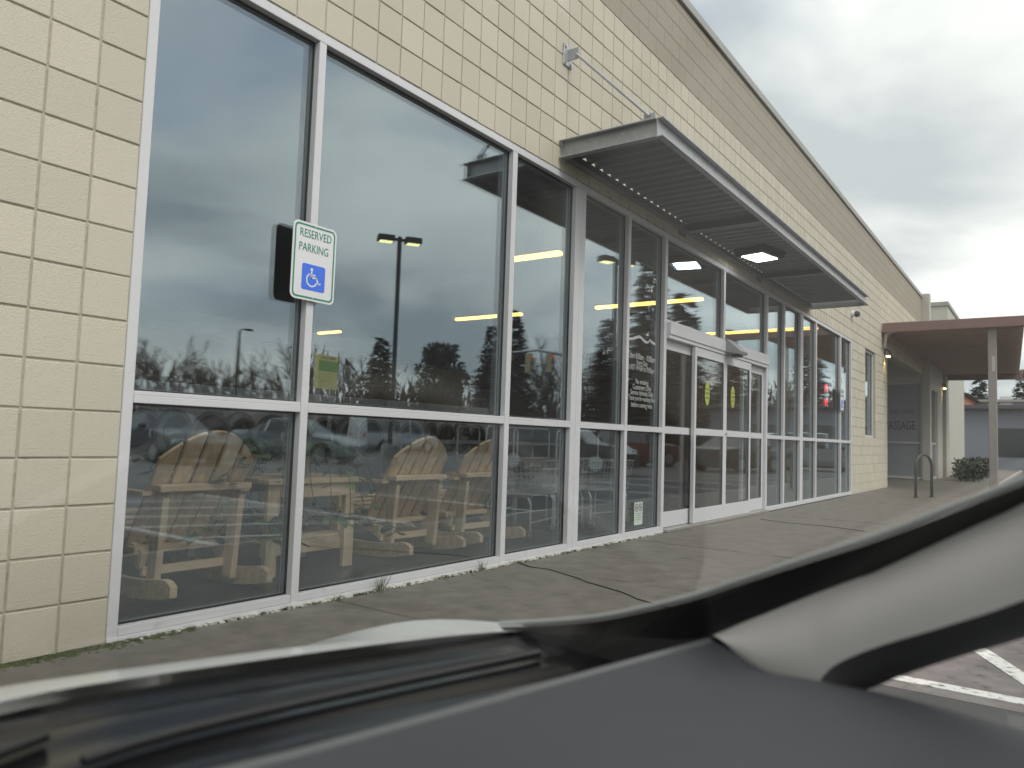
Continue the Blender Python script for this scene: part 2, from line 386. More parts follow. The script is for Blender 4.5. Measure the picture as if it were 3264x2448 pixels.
def pane(x0, x1, z0, z1, parent, y=YG, m=gl_o, gap=0.022):
    p = MB()
    j = lambda: random.uniform(-1, 1)*0.0012
    for yy in (y, y+gap):
        a0, a1, a2 = j(), j(), j()          # every lite sits a hair out of true, and stays plane
        p.add([(x0, yy+a0, z0), (x1, yy+a1, z0), (x1, yy+a1+a2-a0, z1), (x0, yy+a2, z1)], [(0, 1, 2, 3)])
    po = p.build('pane', m, parent, fix=False)
    k = MB(); e = 0.008
    for yy0, yy1 in ((y-0.009, y-0.001), (y+gap+0.001, y+gap+0.009)):
        k.box(x0, x0+e, yy0, yy1, z0, z1).box(x1-e, x1, yy0, yy1, z0, z1).box(x0+e, x1-e, yy0, yy1, z0, z0+e).box(x0+e, x1-e, yy0, yy1, z1-e, z1)
    k.build('gasket', gask, parent)
    q = MB(); e = 0.012
    yy0, yy1 = y+0.002, y+gap-0.002
    q.box(x0, x0+e, yy0, yy1, z0, z1).box(x1-e, x1, yy0, yy1, z0, z1).box(x0+e, x1-e, yy0, yy1, z0, z0+e).box(x0+e, x1-e, yy0, yy1, z1-e, z1)
    q.build('spacer', spacer, parent)
    return po
for a, b in PANES:
    MB().box(a+0.001, b-0.001, FY0-0.001, FY1-0.004, RZ0, RZ1-0.02, 0.002).box(a+0.001, b-0.001, FY0+0.002, FY1-0.004, RZ1-0.0195, RZ1, 0.002).build('rail', alu, sf)
    MB().box(a+0.001, b-0.001, FY0, FY1, 0.024, 0.064, 0.002).build('sill', alu, sf)
    pane(a, b, RZ1, HZ-0.056, sf); pane(a, b, 0.064, RZ0, sf)
for a, b in ((0.002, 5.828), (9.38, OPEN_X1-0.002)): MB().box(a, b, FY0-0.006, FY1, 0.002, 0.0225, 0.002).build('sill_flashing', alu, sf)
caulk = mat('peeling_white_caulk', (0.62, 0.60, 0.55), 0.85, var=0.3, vscale=30, wear=((0.07, 0.08, 0.03), 14, 0.46, 0.6))
ck = MB(); random.seed(11)
for seg in range(420):
    x = 0.0+seg*0.0138
    if random.random() < 0.25: continue
    ck.box(x, x+0.0135, -0.028+random.uniform(-.006, .006), -0.002, -0.004, 0.004+random.uniform(0, .006))
ck.build('caulk_bead', caulk, sf, kind='stuff')

# ---- sliding entrance
TX = 7.61
MB().box(TX-0.03, TX+0.03, FY0-0.001, FY1, 2.305, HZ-0.058, 0.003).build('mullion', alu, sf)
MB().box(5.831, 9.377, FY0, FY1, 2.27, 2.30, 0.003).build('rail', alu, sf)
pane(5.83, TX-0.03, 2.30, HZ-0.056, sf); pane(TX+0.03, 9.378, 2.30, HZ-0.056, sf)
dh = MB().box(5.832, 9.376, -0.045, FY1, 2.135, 2.268, 0.004).box(5.832, 9.376, -0.030, 0.09, 2.095, 2.134).build('door_header', alu, bld)
dgl = glass('door_glass', (0.95, 0.965, 0.955), 0.12, 4.4, ripple=0.01, scale=1.1, gcol=(0.9, 0.96, 1.0))
def leaf(x0, x1, y, name='door_leaf'):
    t = 0.045; st = 0.052
    l = MB().box(x0, x0+st, y, y+t, 0.035, 2.09, 0.003).box(x1-st, x1, y, y+t, 0.035, 2.09, 0.003)
    l.box(x0+st, x1-st, y+0.001, y+t-0.001, 0.036, 0.205, 0.003).box(x0+st, x1-st, y+0.001, y+t-0.001, 1.055, 1.135, 0.003).box(x0+st, x1-st, y+0.001, y+t-0.001, 1.985, 2.088, 0.003)
    o = l.build(name, alu, bld)
    for z0, z1 in ((0.205, 1.055), (1.135, 1.985)): pane(x0+st, x1-st, z0, z1, o, y+0.018, dgl, 0.012)
    return o
leaf(5.835, 6.74, 0.045); leaf(8.47, 9.373, 0.045)
leaf(6.60, 7.606, -0.02); leaf(7.612, 8.615, -0.02)
MB().box(5.832, 9.376, -0.05, 0.13, 0.001, 0.032, 0.003).build('threshold', mat('worn_threshold', (0.42, 0.40, 0.38), 0.45, metal=0.6, var=0.2, vscale=9), bld)
MB().lathe([(0, -0.012), (0.014, -0.012), (0.017, 0)], 14, (7.64, -0.022, 1.09), 'Y').build('lock', mat('steel', (0.45, 0.44, 0.42), 0.35, metal=0.9), bld)
# motion sensor over the door
sm = mat('sensor_grey', (0.30, 0.30, 0.31), 0.5)
sn = MB().prism([(-0.047, 2.30), (-0.235, 2.135), (-0.215, 2.10), (-0.047, 2.13)], lambda a, b, t: (t, a, b), 7.53, 7.83).build('door_sensor', sm)
tag(sn, 'grey wedge shaped motion sensor mounted over the sliding doors', 'sensor')
MB().box(7.60, 7.76, -0.19, -0.09, 2.075, 2.105, 0.006).build('sensor_eye', gask, sn)

# ---- slit window in the wall beyond the storefront
sw = MB().box(82*B+.004, 82*B+0.055, 0.05, 0.14, 6*B+.004, 16*B-.004, .003).box(88*B-0.055, 88*B-.004, 0.05, 0.14, 6*B+.004, 16*B-.004, .003).box(82*B+0.055, 88*B-0.055, 0.051, 0.139, 6*B+.004, 6*B+0.055, .003).box(82*B+0.055, 88*B-0.055, 0.051, 0.139, 16*B-0.055, 16*B-.004, .003).build('slit_window', alu, bld)
pane(82*B+0.055, 88*B-0.055, 6*B+0.055, 16*B-0.055, sw, 0.09)
bl = mat('white_blind', (0.7, 0.72, 0.74), 0.6)
for k in range(6): MB().box(82*B+0.3, 88*B-0.1, 0.25, 0.27, 1.75+k*0.14, 1.86+k*0.14).build('blind_slat', bl, sw)

# ---- inside shell
fl = mat('dark_floor', (0.055, 0.055, 0.053), 0.4, var=0.2, vscale=3, col2=(0.075, 0.073, 0.068))
MB().box(-7.8, 19.3, 0.13, 13.8, -0.1, -0.002).build('floor', fl, bld)
MB().box(-7.8, 19.3, 0.21, 13.8, 3.75, 3.85).build('ceiling', mat('brown_grey_ceiling', (0.24, 0.22, 0.20), 0.9), bld)
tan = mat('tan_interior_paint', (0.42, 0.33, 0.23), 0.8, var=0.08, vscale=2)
MB().box(-7.8, 19.3, 13.6, 13.8, 0, 3.75).build('back_wall', tan, bld)
MB().box(-8, -7.8, 0.2, 13.8, 0, 3.75).build('side_wall', tan, bld)
MB().box(15.6, 15.7, 0.21, 13.6, 0, 3.75).build('partition_wall', tan, bld)

# small red LED sign inside the last pane
ls = empty('led_sign', (14.86, 0.42, 2.05), 0, 'small red lit LED sign inside the last storefront pane', 'sign')
MB().box(-0.17, 0.17, 0, 0.04, -0.30, 0.30, 0.005).build('case', gask, ls)
rled = mat('red_led', (0.5, 0.02, 0.03), 0.5, emit=(1, 0.06, 0.10), estr=4.0)
for zz_ in (0.15, -0.15):
    for k, (x, z, wx, wz) in enumerate(((-0.11, 0.0, 0.012, 0.075), (-0.07, 0.06, 0.035, 0.01), (-0.07, 0.0, 0.03, 0.01), (0.02, 0.0, 0.012, 0.075), (0.06, 0.06, 0.035, 0.01), (0.06, -0.06, 0.035, 0.01), (0.10, 0.03, 0.012, 0.03))):
        MB().box(x-wx, x+wx, -0.008, -0.0005, zz_+z-wz, zz_+z+wz).build('segment', rled, ls)

# dirt drips on the blocks under the canopy ledger and along the head of the frame
dm = mat('dirt_drip', (0.075, 0.06, 0.04), 0.9, island=0.3); dd = MB(); rnd = random.Random(21)
for k in range(19, 31):
    x = k*B; hh = rnd.uniform(0.02, 0.085)
    dd.add([(x-0.006, -0.0015, HZ+0.002), (x+0.007, -0.0015, HZ+0.002), (x+0.0015, -0.0015, HZ+hh)], [(0, 1, 2)])
x = 3.9
while x < 6.3:
    w2 = rnd.uniform(0.004, 0.03); h2 = rnd.uniform(0.003, 0.014)
    dd.add([(x, -0.0016, HZ-0.004), (x+w2, -0.0016, HZ-0.004), (x+w2*0.8, -0.0016, HZ+h2), (x+w2*.2, -0.0016, HZ+h2*.7)], [(0, 1, 2, 3)])
    if rnd.random() < 0.4: dd.add([(x, FY0-0.0025, HZ-0.003), (x+0.004, FY0-0.0025, HZ-0.003), (x+0.002, FY0-0.0025, HZ-0.02-rnd.random()*0.02)], [(0, 1, 2)])
    x += w2+rnd.uniform(0.0, 0.03)
dd.build('dirt_drip', dm, wall, fix=False, kind='stuff')
# ------------------------------------------------------------------ entrance canopy
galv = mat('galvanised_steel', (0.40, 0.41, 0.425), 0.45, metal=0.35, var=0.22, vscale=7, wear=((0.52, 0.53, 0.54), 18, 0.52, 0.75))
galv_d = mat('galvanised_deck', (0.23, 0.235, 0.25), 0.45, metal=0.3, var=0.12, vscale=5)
cn = empty('entrance_canopy', (7.65, 0, 3.35), 0, 'galvanised steel channel canopy with ribbed deck over the sliding doors', 'canopy')
CO = Vector((7.65, 0, 3.35))
def cpart(mb, name, m=galv, par=None):
    mb.v = [(x-CO.x, y-CO.y, z-CO.z) for x, y, z in mb.v]; return mb.build(name, m, par or cn)
X0, X1, CY, Z0, Z1 = 3.547, 11.76, -0.905, 3.345, 3.500
def chan_y(x, s, y0, y1):   # channel running in Y, flanges towards s
    return MB().box(x-0.004, x+0.004, y0, y1, Z0+0.009, Z1-0.009).box(min(x, x+s*0.055)-0.004, max(x, x+s*0.055)+0.004, y0, y1, Z0, Z0+0.0088).box(min(x, x+s*0.055)-0.004, max(x, x+s*0.055)+0.004, y0, y1, Z1-0.0088, Z1)
cpart(chan_y(X0+0.05, -1, CY+0.012, -0.006), 'end_channel'); cpart(chan_y(X1-0.05, 1, CY+0.012, -0.006), 'end_channel')
js = [X0, 6.19, 8.97, X1]
for a, b in zip(js[:-1], js[1:]):
    f = MB().box(a+0.004, b-0.004, CY, CY+0.007, Z0+0.009, Z1-0.009).box(a+0.004, b-0.004, CY-0.05, CY+0.007, Z0, Z0+0.0088).box(a+0.004, b-0.004, CY-0.05, CY+0.007, Z1-0.0088, Z1)
    cpart(f, 'fascia_channel')
for x in js[1:3]:
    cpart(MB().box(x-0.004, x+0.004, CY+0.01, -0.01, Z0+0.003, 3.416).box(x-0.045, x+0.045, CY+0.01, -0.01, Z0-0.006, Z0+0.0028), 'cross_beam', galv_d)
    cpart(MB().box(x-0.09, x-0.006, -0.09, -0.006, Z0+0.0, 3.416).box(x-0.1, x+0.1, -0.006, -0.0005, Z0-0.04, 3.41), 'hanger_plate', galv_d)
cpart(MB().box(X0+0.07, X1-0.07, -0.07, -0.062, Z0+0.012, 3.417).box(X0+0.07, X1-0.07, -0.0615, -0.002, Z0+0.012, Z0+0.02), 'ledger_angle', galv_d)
dk = []; x = X0+0.07; P = 0.152
while x < X1-0.1:
    dk += [(x, 3.4185), (x+0.055, 3.4185), (x+0.075, 3.458), (x+0.13, 3.458)]; x += P
poly = dk+[(a, b+0.0025) for a, b in dk[::-1]]
d_ = MB(); n = len(dk)
for y in (CY+0.02, -0.058):
    d_.v += [(a, y, b) for a, b in poly]
m2 = len(poly)
for i in range(m2): d_.f.append((i, (i+1) % m2, m2+(i+1) % m2, m2+i))
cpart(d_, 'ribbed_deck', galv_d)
for k in (0, 1):
    for i in range(n-1):
        pass
# tie rod at the near end, with its plate and clevises
rx = 3.615
cpart(MB().box(rx-0.055, rx+0.085, -0.014, -0.001, 4.185, 4.375, 0.003), 'wall_plate')
bt = mat('bolt_zinc', (0.5, 0.5, 0.5), 0.4, metal=0.8)
for bx in (-0.03, 0.06):
    for bz in (4.21, 4.35): cpart(MB().lathe([(0.015, -0.028), (0.015, -0.014)], 6, (rx+bx, 0, bz), 'Y'), 'bolt', bt)
cpart(MB().box(rx+0.008, rx+0.022, -0.12, -0.014, 4.235, 4.33), 'lug')
cpart(MB().box(rx+0.008, rx+0.022, -0.85, -0.75, Z1+0.0005, Z1+0.085), 'lug')
cpart(MB().tube([(rx, -0.105, 4.268), (rx, -0.80, 3.56)], 0.0125, 10), 'tie_rod')
# LED fitting under the deck
ld = empty('canopy_light', (7.66, -0.42, 3.33), math.radians(-12), 'dark square lit lamp fixed under the canopy deck', 'lamp')
MB().prism([(-0.24, -0.19), (0.24, -0.19), (0.24, 0.19), (-0.24, 0.19)], lambda a, b, t: (a*(1 if t < 0.05 else 1.12), b*(1 if t < 0.05 else 1.12), t), 0.0, 0.085).build('housing', mat('black_lamp_housing', (0.035, 0.035, 0.037), 0.5), ld)
MB().box(-0.19, 0.19, -0.14, 0.14, -0.006, -0.0005).build('lens', mat('lit_led_lens', (0.9, 0.9, 0.9), 0.4, emit=(1, 0.98, 0.98), estr=10.0), ld)

# ------------------------------------------------------------------ reserved parking signs
sw_ = mat('sign_white', (0.70, 0.70, 0.72), 0.38, var=0.05, vscale=9); sg = mat('sign_green', (0.02, 0.225, 0.14), 0.4); sb = mat('sign_blue', (0.045, 0.16, 0.75), 0.4); sbk = mat('sign_back', (0.05, 0.05, 0.055), 0.5, metal=0.5)
def parking_sign(xc, z0, label, y=-0.02):
    W, H = 0.306, 0.436
    r = empty('parking_sign', (xc, y, z0), 0, label, 'sign')
    MB().prism(rrect(-W/2, W/2, 0, H, 0.033), lambda a, b, t: (a, t, b), 0.0, 0.003).build('plate', sw_, r)
    MB().prism(rrect(-W/2, W/2, 0, H, 0.033), lambda a, b, t: (a, t, b), 0.0035, 0.0045).build('plate_back', sbk, r)
    o = rrect(-W/2+0.011, W/2-0.011, 0.011, H-0.011, 0.027); i = rrect(-W/2+0.021, W/2-0.021, 0.021, H-0.021, 0.02)
    k = MB(); n_ = len(o)
    k.v = [(a, -0.001, b) for a, b in o]+[(a, -0.001, b) for a, b in i]; k.f = [(j, (j+1) % n_, n_+(j+1) % n_, n_+j) for j in range(n_)]
    k.build('border', sg, r, fix=False)
    text_mesh('RESERVED', 0.066, 'lettering', sg, r, wall_mx(0.004, -0.001, H*0.853), xs=0.76)
    text_mesh('PARKING', 0.066, 'lettering', sg, r, wall_mx(-0.006, -0.001, H*0.672), xs=0.76)
    bx0, bx1, bz0, bz1 = -W/2+0.235*W, -W/2+0.765*W, 0.135*H, 0.47*H
    poly_flat('access_panel', rrect(bx0, bx1, bz0, bz1, 0.013), sb, r, -0.0012)
    bw, bh = bx1-bx0, bz1-bz0
    def q(u, v): return (bx0+u*bw, bz0+v*bh)
    sy = MB(); yy = -0.0022
    def stroke(p, q_, wd):
        p = Vector(q(*p)); q2 = Vector(q(*q_)); d = (q2-p).normalized(); nn = Vector((-d.y, d.x))*wd/2
        sy.prism([tuple(p+nn), tuple(p-nn), tuple(q2-nn), tuple(q2+nn)], lambda a, b, t: (a, t, b), yy, yy+0.0008)
    hc = q(0.41, 0.80); sy.prism([(hc[0]+0.0095*math.cos(a*PI/8), hc[1]+0.0095*math.sin(a*PI/8)) for a in range(16)], lambda a, b, t: (a, t, b), yy, yy+0.0008)
    stroke((0.405, 0.73), (0.405, 0.47), 0.011); stroke((0.40, 0.60), (0.58, 0.60), 0.008); stroke((0.38, 0.50), (0.64, 0.50), 0.009); stroke((0.62, 0.515), (0.72, 0.28), 0.009); stroke((0.70, 0.285), (0.81, 0.32), 0.009)
    c = Vector(q(0.43, 0.405)); R1, R2 = 0.040, 0.032; a0, a1 = math.radians(120), math.radians(340); N_ = 22
    for j in range(N_):
        s0 = a0+(a1-a0)*j/N_; s1 = a0+(a1-a0)*(j+1)/N_
        sy.prism([(c.x+R1*math.cos(s0), c.y+R1*math.sin(s0)), (c.x+R1*math.cos(s1), c.y+R1*math.sin(s1)), (c.x+R2*math.cos(s1), c.y+R2*math.sin(s1)), (c.x+R2*math.cos(s0), c.y+R2*math.sin(s0))], lambda a, b, t: (a, t, b), yy-0.0002, yy+0.0008)
    sy.build('wheelchair_symbol', sw_, r)
    for zz_ in (0.016, H-0.016): MB().lathe([(0.0045, -0.003), (0.0045, 0.0)], 8, (0, 0, zz_), 'Y').build('screw', bt, r)
    MB().box(-0.022, 0.022, 0.005, 0.0215, 0.05, H-0.05).build('stand_off', sbk, r)
    return r
parking_sign(1.004, 1.684, 'green and white reserved parking sign on mullion between the two widest panes beside rocking chairs')
parking_sign(14.235, 1.70, 'reserved parking sign on mullion near the far end of the storefront, by the slit window')

# ------------------------------------------------------------------ things fixed to the facade
sc_ = empty('security_camera', (15.2, -0.001, 3.80), 0, 'small white dome security camera on the block wall beyond the canopy', 'camera')
wp = mat('white_plastic', (0.65, 0.66, 0.66), 0.4)
MB().lathe([(0.075, 0), (0.075, -0.03), (0.055, -0.04), (0.05, -0.09)], 18, (0, 0, 0), 'Y').build('mount', wp, sc_)
MB().lathe([(0.0, -0.17), (0.035, -0.165), (0.06, -0.14), (0.07, -0.10), (0.06, -0.07)], 18, (0, 0, -0.01), 'Y').build('dome', mat('dark_dome', (0.05, 0.05, 0.055), 0.2), sc_)
lampm = mat('black_lamp', (0.02, 0.02, 0.022), 0.5); warm = mat('warm_bulb', (1, 0.8, 0.5), 0.5, emit=(1, 0.75, 0.3), estr=5.0)
def wall_lamp(x, z, label, y=-0.001):
    r = empty('wall_lamp', (x, y, z), 0, label, 'wall lamp', 'downlights on the walls beyond the storefront')
    MB().prism([(0, 0.22), (-0.06, 0.22), (-0.14, 0.14), (-0.17, 0.0), (-0.155, 0.0), (-0.12, 0.12), (-0.02, 0.2), (0, 0.0)], lambda a, b, t: (t*(0.7+0.3*(0.22-b)/0.22), a, b), -0.11, 0.11).build('hood', lampm, r)
    MB().lathe([(0, -0.0), (0.05, 0.01), (0.05, 0.05)], 14, (0, -0.085, 0.0)).build('bulb', warm, r)
    li = bpy.data.lights.new('wall_lamp_light', 'SPOT'); li.energy = 7; li.color = (1, 0.72, 0.3); li.spot_size = math.radians(100); li.spot_blend = 0.6; li.shadow_soft_size = 0.04
    lo = bpy.data.objects.new('wall_lamp_light', li); COL.objects.link(lo); lo.parent = r; lo.location = (0, -0.085, -0.02)
    return r

# ---- lettering and stickers on the glass
wl = mat('white_vinyl', (0.46, 0.48, 0.47), 0.6)
hr = empty('window_lettering', (5.35, YG-0.002, 1.9), 0, 'white vinyl opening hours lettering with mountain outline on narrow pane by doors', 'lettering')
def wline(t, x, y, size, xs=0.82):
    p = onp(x, y, 1, YG-0.002)
    text_mesh(t, size, 'lettering', wl, hr, Matrix.Translation((p.x-5.35, 0, p.z-1.9)) @ Matrix.Rotation(PI/2, 4, 'X'), extrude=0.0003, xs=xs)
wline('Open 8:00am - 10:00pm', 1387, 772, 0.088, 0.72)
wline('Every Day', 1387, 785, 0.075); wline('LAST WASH at 9:00pm', 1387, 797, 0.080, 0.76)
wline('No smoking', 1387, 826, 0.075); wline('Customers Only', 1387, 838, 0.078); wline('Service Animals Only', 1387, 850, 0.078, 0.8)
wline('Thank you for washing here', 1387, 862, 0.075, 0.74); wline('before coming here.', 1387, 876, 0.075)
mp_ = [onp(x, y, 1, YG-0.002) for x, y in ((1357, 729), (1368, 728), (1380, 724), (1385, 726), (1391, 733), (1397, 737), (1400, 738), (1404, 732), (1409, 737), (1416, 741))]
mm_ = MB()
for i, (a, b) in enumerate(zip(mp_[:-1], mp_[1:])):
    h0 = 0.030 if i not in (5, 6) else 0.022
    mm_.prism([(a.x, a.z), (b.x, b.z), (b.x-0.004, b.z-h0), (a.x+0.004, a.z-h0)], lambda u, v, t: (u-5.35, t, v-1.9), 0, 0.0006)
mm_.build('mountain_outline', wl, hr)
bp_ = onp(1398, 722, 1, YG-0.002)
MB().prism([(-.05, -.012), (-.01, -.004), (.03, .03), (.04, .028), (.018, -.004), (.05, .004), (.05, -.008), (.0, -.02)], lambda a, b, t: (bp_.x-5.35+a, t, bp_.z-1.9+b), 0, 0.0006).build('bird_mark', wl, hr)
lime = mat('lime_sticker', (0.36, 0.42, 0.06), 0.5); dkt = mat('dark_print', (0.03, 0.035, 0.02), 0.6)
def oval(x, y, ydoor, label):
    p = onp(x, y, 1, ydoor)
    r = empty('door_sticker', (p.x, ydoor, p.z), 0, label, 'sticker', 'oval stickers on the sliding doors')
    MB().prism([(0.078*math.cos(k*PI/14), 0.145*math.sin(k*PI/14)) for k in range(28)], lambda a, b, t: (a, t, b), 0, 0.0006).build('oval_disc', lime, r)
    for t_, z_, s_ in (('AUTOMATIC', 0.05, 0.026), ('CAUTION', 0.0, 0.036), ('DOOR', -0.055, 0.034)):
        text_mesh(t_, s_, 'lettering', dkt, r, wall_mx(0, -0.0008, z_), extrude=0.0002)
    return r
oval(1528, 850, -0.006, 'lime green oval sticker on sliding door leaf nearer the opening hours lettering')
oval(1583, 858, -0.006, 'lime green oval sticker on sliding door leaf farther from the opening hours lettering')
p = onp(1379, 1109, 1, YG-0.002)
ns = empty('notice_sticker', (p.x, YG-0.002, p.z), 0, 'pale no smoking notice with two round symbols low on pane beside doors', 'notice')
MB().prism(rrect(-0.095, 0.095, -0.115, 0.115, 0.006, 2), lambda a, b, t: (a, t, b), 0, 0.0006).build('paper', mat('notice_paper', (0.50, 0.56, 0.50), 0.7), ns)
for s_ in (-0.043, 0.043):
    k = MB(); n_ = 20
    for j in range(n_):
        a, b = 2*PI*j/n_, 2*PI*(j+1)/n_
        k.prism([(s_+0.036*math.cos(a), 0.06+0.04*math.sin(a)), (s_+0.036*math.cos(b), 0.06+0.04*math.sin(b)), (s_+0.028*math.cos(b), 0.06+0.032*math.sin(b)), (s_+0.028*math.cos(a), 0.06+0.032*math.sin(a))], lambda u, v, t: (u, t, v), -0.001, 0)
    k.bar((s_-0.022, -0.0005, 0.084), (s_+0.022, -0.0005, 0.036), 0.008, 0.001, (0, 0, 1)).bar((s_-0.016, -0.0005, 0.056), (s_+0.016, -0.0005, 0.064), 0.007, 0.001, (0, 0, 1))
    k.build('prohibition_symbol', dkt, ns)
for j, ww in enumerate((0.07, 0.05, 0.066, 0.06)):
    MB().box(-ww, ww, -0.001, 0, -0.005-j*0.02, 0.001-j*0.02).build('print_line', mat('faint_print', (0.2, 0.24, 0.2), 0.7), ns)
# ------------------------------------------------------------------ inside the laundromat
lit = mat('lit_tube_diffuser', (0.9, 0.8, 0.5), 0.5, emit=(1.0, 0.60, 0.13), estr=3.6)
tubm = mat('lamp_tray', (0.2, 0.17, 0.12), 0.6)
for i, (x, y0, y1) in enumerate(((6.6, 1.88, 2.75), (10.45, 1.42, 3.5), (10.45, 5.2, 6.9), (14.45, 0.5, 2.9), (10.75, 10.9, 11.7))):
    r = empty('strip_light', (x, y0, 3.4), 0, ['lit yellow strip light hanging over the laundry carts', 'lit yellow strip light hanging inside behind the sliding doors', 'lit yellow strip light hanging deep behind the rocking chairs and washers', 'lit yellow strip light hanging at the far end of the storefront', 'lit yellow strip light hanging near the back wall', 'lit yellow strip light hanging above the washer row', 'lit yellow strip light deep inside at far end of storefront'][i], 'strip light', 'ceiling strip lights')
    MB().box(-0.055, 0.055, 0, y1-y0, 0.0, 0.05, 0.008).build('diffuser', lit, r)
    MB().box(-0.06, 0.06, -0.01, y1-y0+0.01, 0.051, 0.085).build('tray', tubm, r)
    for yy in (0.3, y1-y0-0.3): MB().tube([(0, yy, 0.085), (0, yy, 0.35)], 0.005, 6).build('suspension_rod', tubm, r)

pine = mat('pine_wood', (0.66, 0.51, 0.33), 0.6, var=0.25, vscale=3.0, stretch=(9, 9, 0.8), col2=(0.78, 0.63, 0.44), bump=0.1, bscale=30, obj_rand=0.10)
pine_h = mat('pine_wood_flat', (0.68, 0.53, 0.35), 0.6, var=0.2, vscale=3.0, stretch=(0.8, 9, 9), col2=(0.80, 0.66, 0.47), bump=0.1, bscale=30, obj_rand=0.08)
def rocker_profile():
    top = []; bot = []
    for k in range(25):
        y = -0.52+1.10*k/24; t = (y-0.05)/0.55
        zb = 0.0+0.055*max(0, abs(t))**2.2; h = 0.105
        if y < -0.40: h *= 0.35+0.65*math.sqrt(max(0, 1-((-0.40-y)/0.125)**2))
        bot.append((y, zb)); top.append((y, zb+h))
    return bot+top[::-1]
def make_chair():
    r = empty('rocking_chair', (0, 0, 0))
    rp_ = rocker_profile()
    for s_ in (-1, 1):
        MB().prism(rp_, lambda a, b, t: (t, a, b), s_*0.30-0.02, s_*0.30+0.02).build('rocker', pine_h, r)
        MB().bar((s_*0.24, -0.20, 0.06), (s_*0.24, -0.245, 0.565), 0.09, 0.038, (0, 1, 0)).build('rear_post', pine, r)
        MB().bar((s_*0.30, 0.36, 0.08), (s_*0.30, 0.36, 0.57), 0.10, 0.038, (0, 1, 0)).build('front_leg', pine, r)
        MB().prism([(-0.05, -0.22), (0.05, -0.22), (0.075, 0.2), (0.075, 0.48), (-0.065, 0.48), (-0.06, 0.2)], lambda a, b, t: (s_*0.305+a*s_*0.7, b, t), 0.572, 0.594).build('armrest', pine_h, r)
        MB().bar((s_*0.26, -0.13, 0.20), (s_*0.26, 0.40, 0.37), 0.10, 0.035, (0, 0, 1)).build('seat_rail', pine_h, r)
    MB().box(-0.29, 0.29, -0.315, -0.225, 0.5955, 0.634, 0.004).build('back_brace', pine_h, r)
    MB().box(-0.30, 0.30, -0.10, -0.01, 0.235, 0.275, 0.004).build('lower_brace', pine_h, r)
    MB().box(-0.28, 0.28, -0.165, -0.13, 0.12, 0.17, 0.004).build('stretcher', pine_h, r)
    # leaning back slats with an arched top
    bot = Vector((0, 0.02, 0.24)); topc = Vector((0, -0.40, 0.935)); dv = (topc-bot).normalized(); nv = Vector((0, dv.z, -dv.y)); L0 = (topc-bot).length
    n_ = 5; wd = 0.100; gp = 0.024
    for i in range(n_):
        xc = (i-(n_-1)/2)*(wd+gp)
        pts = [(-wd/2, 0), (wd/2, 0)]
        for k in range(7):
            xx = xc+wd/2-wd*k/6; pts.append((xx-xc, L0-0.19*(abs(xx)/0.30)**2.0))
        MB().prism(pts, lambda a, b, t: bot+Vector((xc+a, 0, 0))+dv*b+nv*t, 0.0, 0.022).build('back_slat', pine, r)
    for k in range(6):
        y = 0.0+0.078*k; z = 0.285+0.32*y
        MB().box(-0.28, 0.28, y, y+0.068, z, z+0.02, 0.003).build('seat_slat', pine_h, r)
    return r
ch = make_chair(); ch.location = (0.835, 0.915, 0); ch.rotation_euler.z = math.radians(0)
tag(ch, 'pine slatted rocking chair with arched back alone behind the narrow end pane', 'rocking chair', 'pine rocking chairs behind the storefront')
for (x, y, a, lb) in ((2.80, 1.03, -2, 'pine slatted rocking chair standing next to the wooden plant table'), (3.72, 1.07, -3, 'pine slatted rocking chair standing next to the laundry carts')):
    c = copy_tree(ch); c.location = (x, y, 0); c.rotation_euler.z = math.radians(a); c['label'] = lb

tb = empty('wooden_table', (1.73, 1.02, 0), 0, 'low pine plank table with lower shelf between the rocking chairs', 'table')
for k in range(6): MB().box(-0.40, 0.40, -0.31+k*0.103, -0.31+k*0.103+0.1, 0.60, 0.638, 0.004).build('table_plank', pine_h, tb)
for sx_ in (-1, 1):
    for sy_ in (-1, 1): MB().box(sx_*0.33-0.045, sx_*0.33+0.045, sy_*0.255-0.02, sy_*0.255+0.02, 0.0, 0.5985, 0.003).build('leg', pine, tb)
for y in (-0.283, 0.265): MB().box(-0.283, 0.283, y, y+0.022, 0.51, 0.598).build('apron', pine_h, tb)
for y in (-0.2345, 0.21): MB().box(-0.375, 0.375, y, y+0.022, 0.13, 0.215).build('shelf_rail', pine_h, tb)
for k in range(4): MB().box(-0.37, 0.37, -0.21+k*0.104, -0.21+k*0.104+0.098, 0.216, 0.234).build('shelf_plank', pine_h, tb)

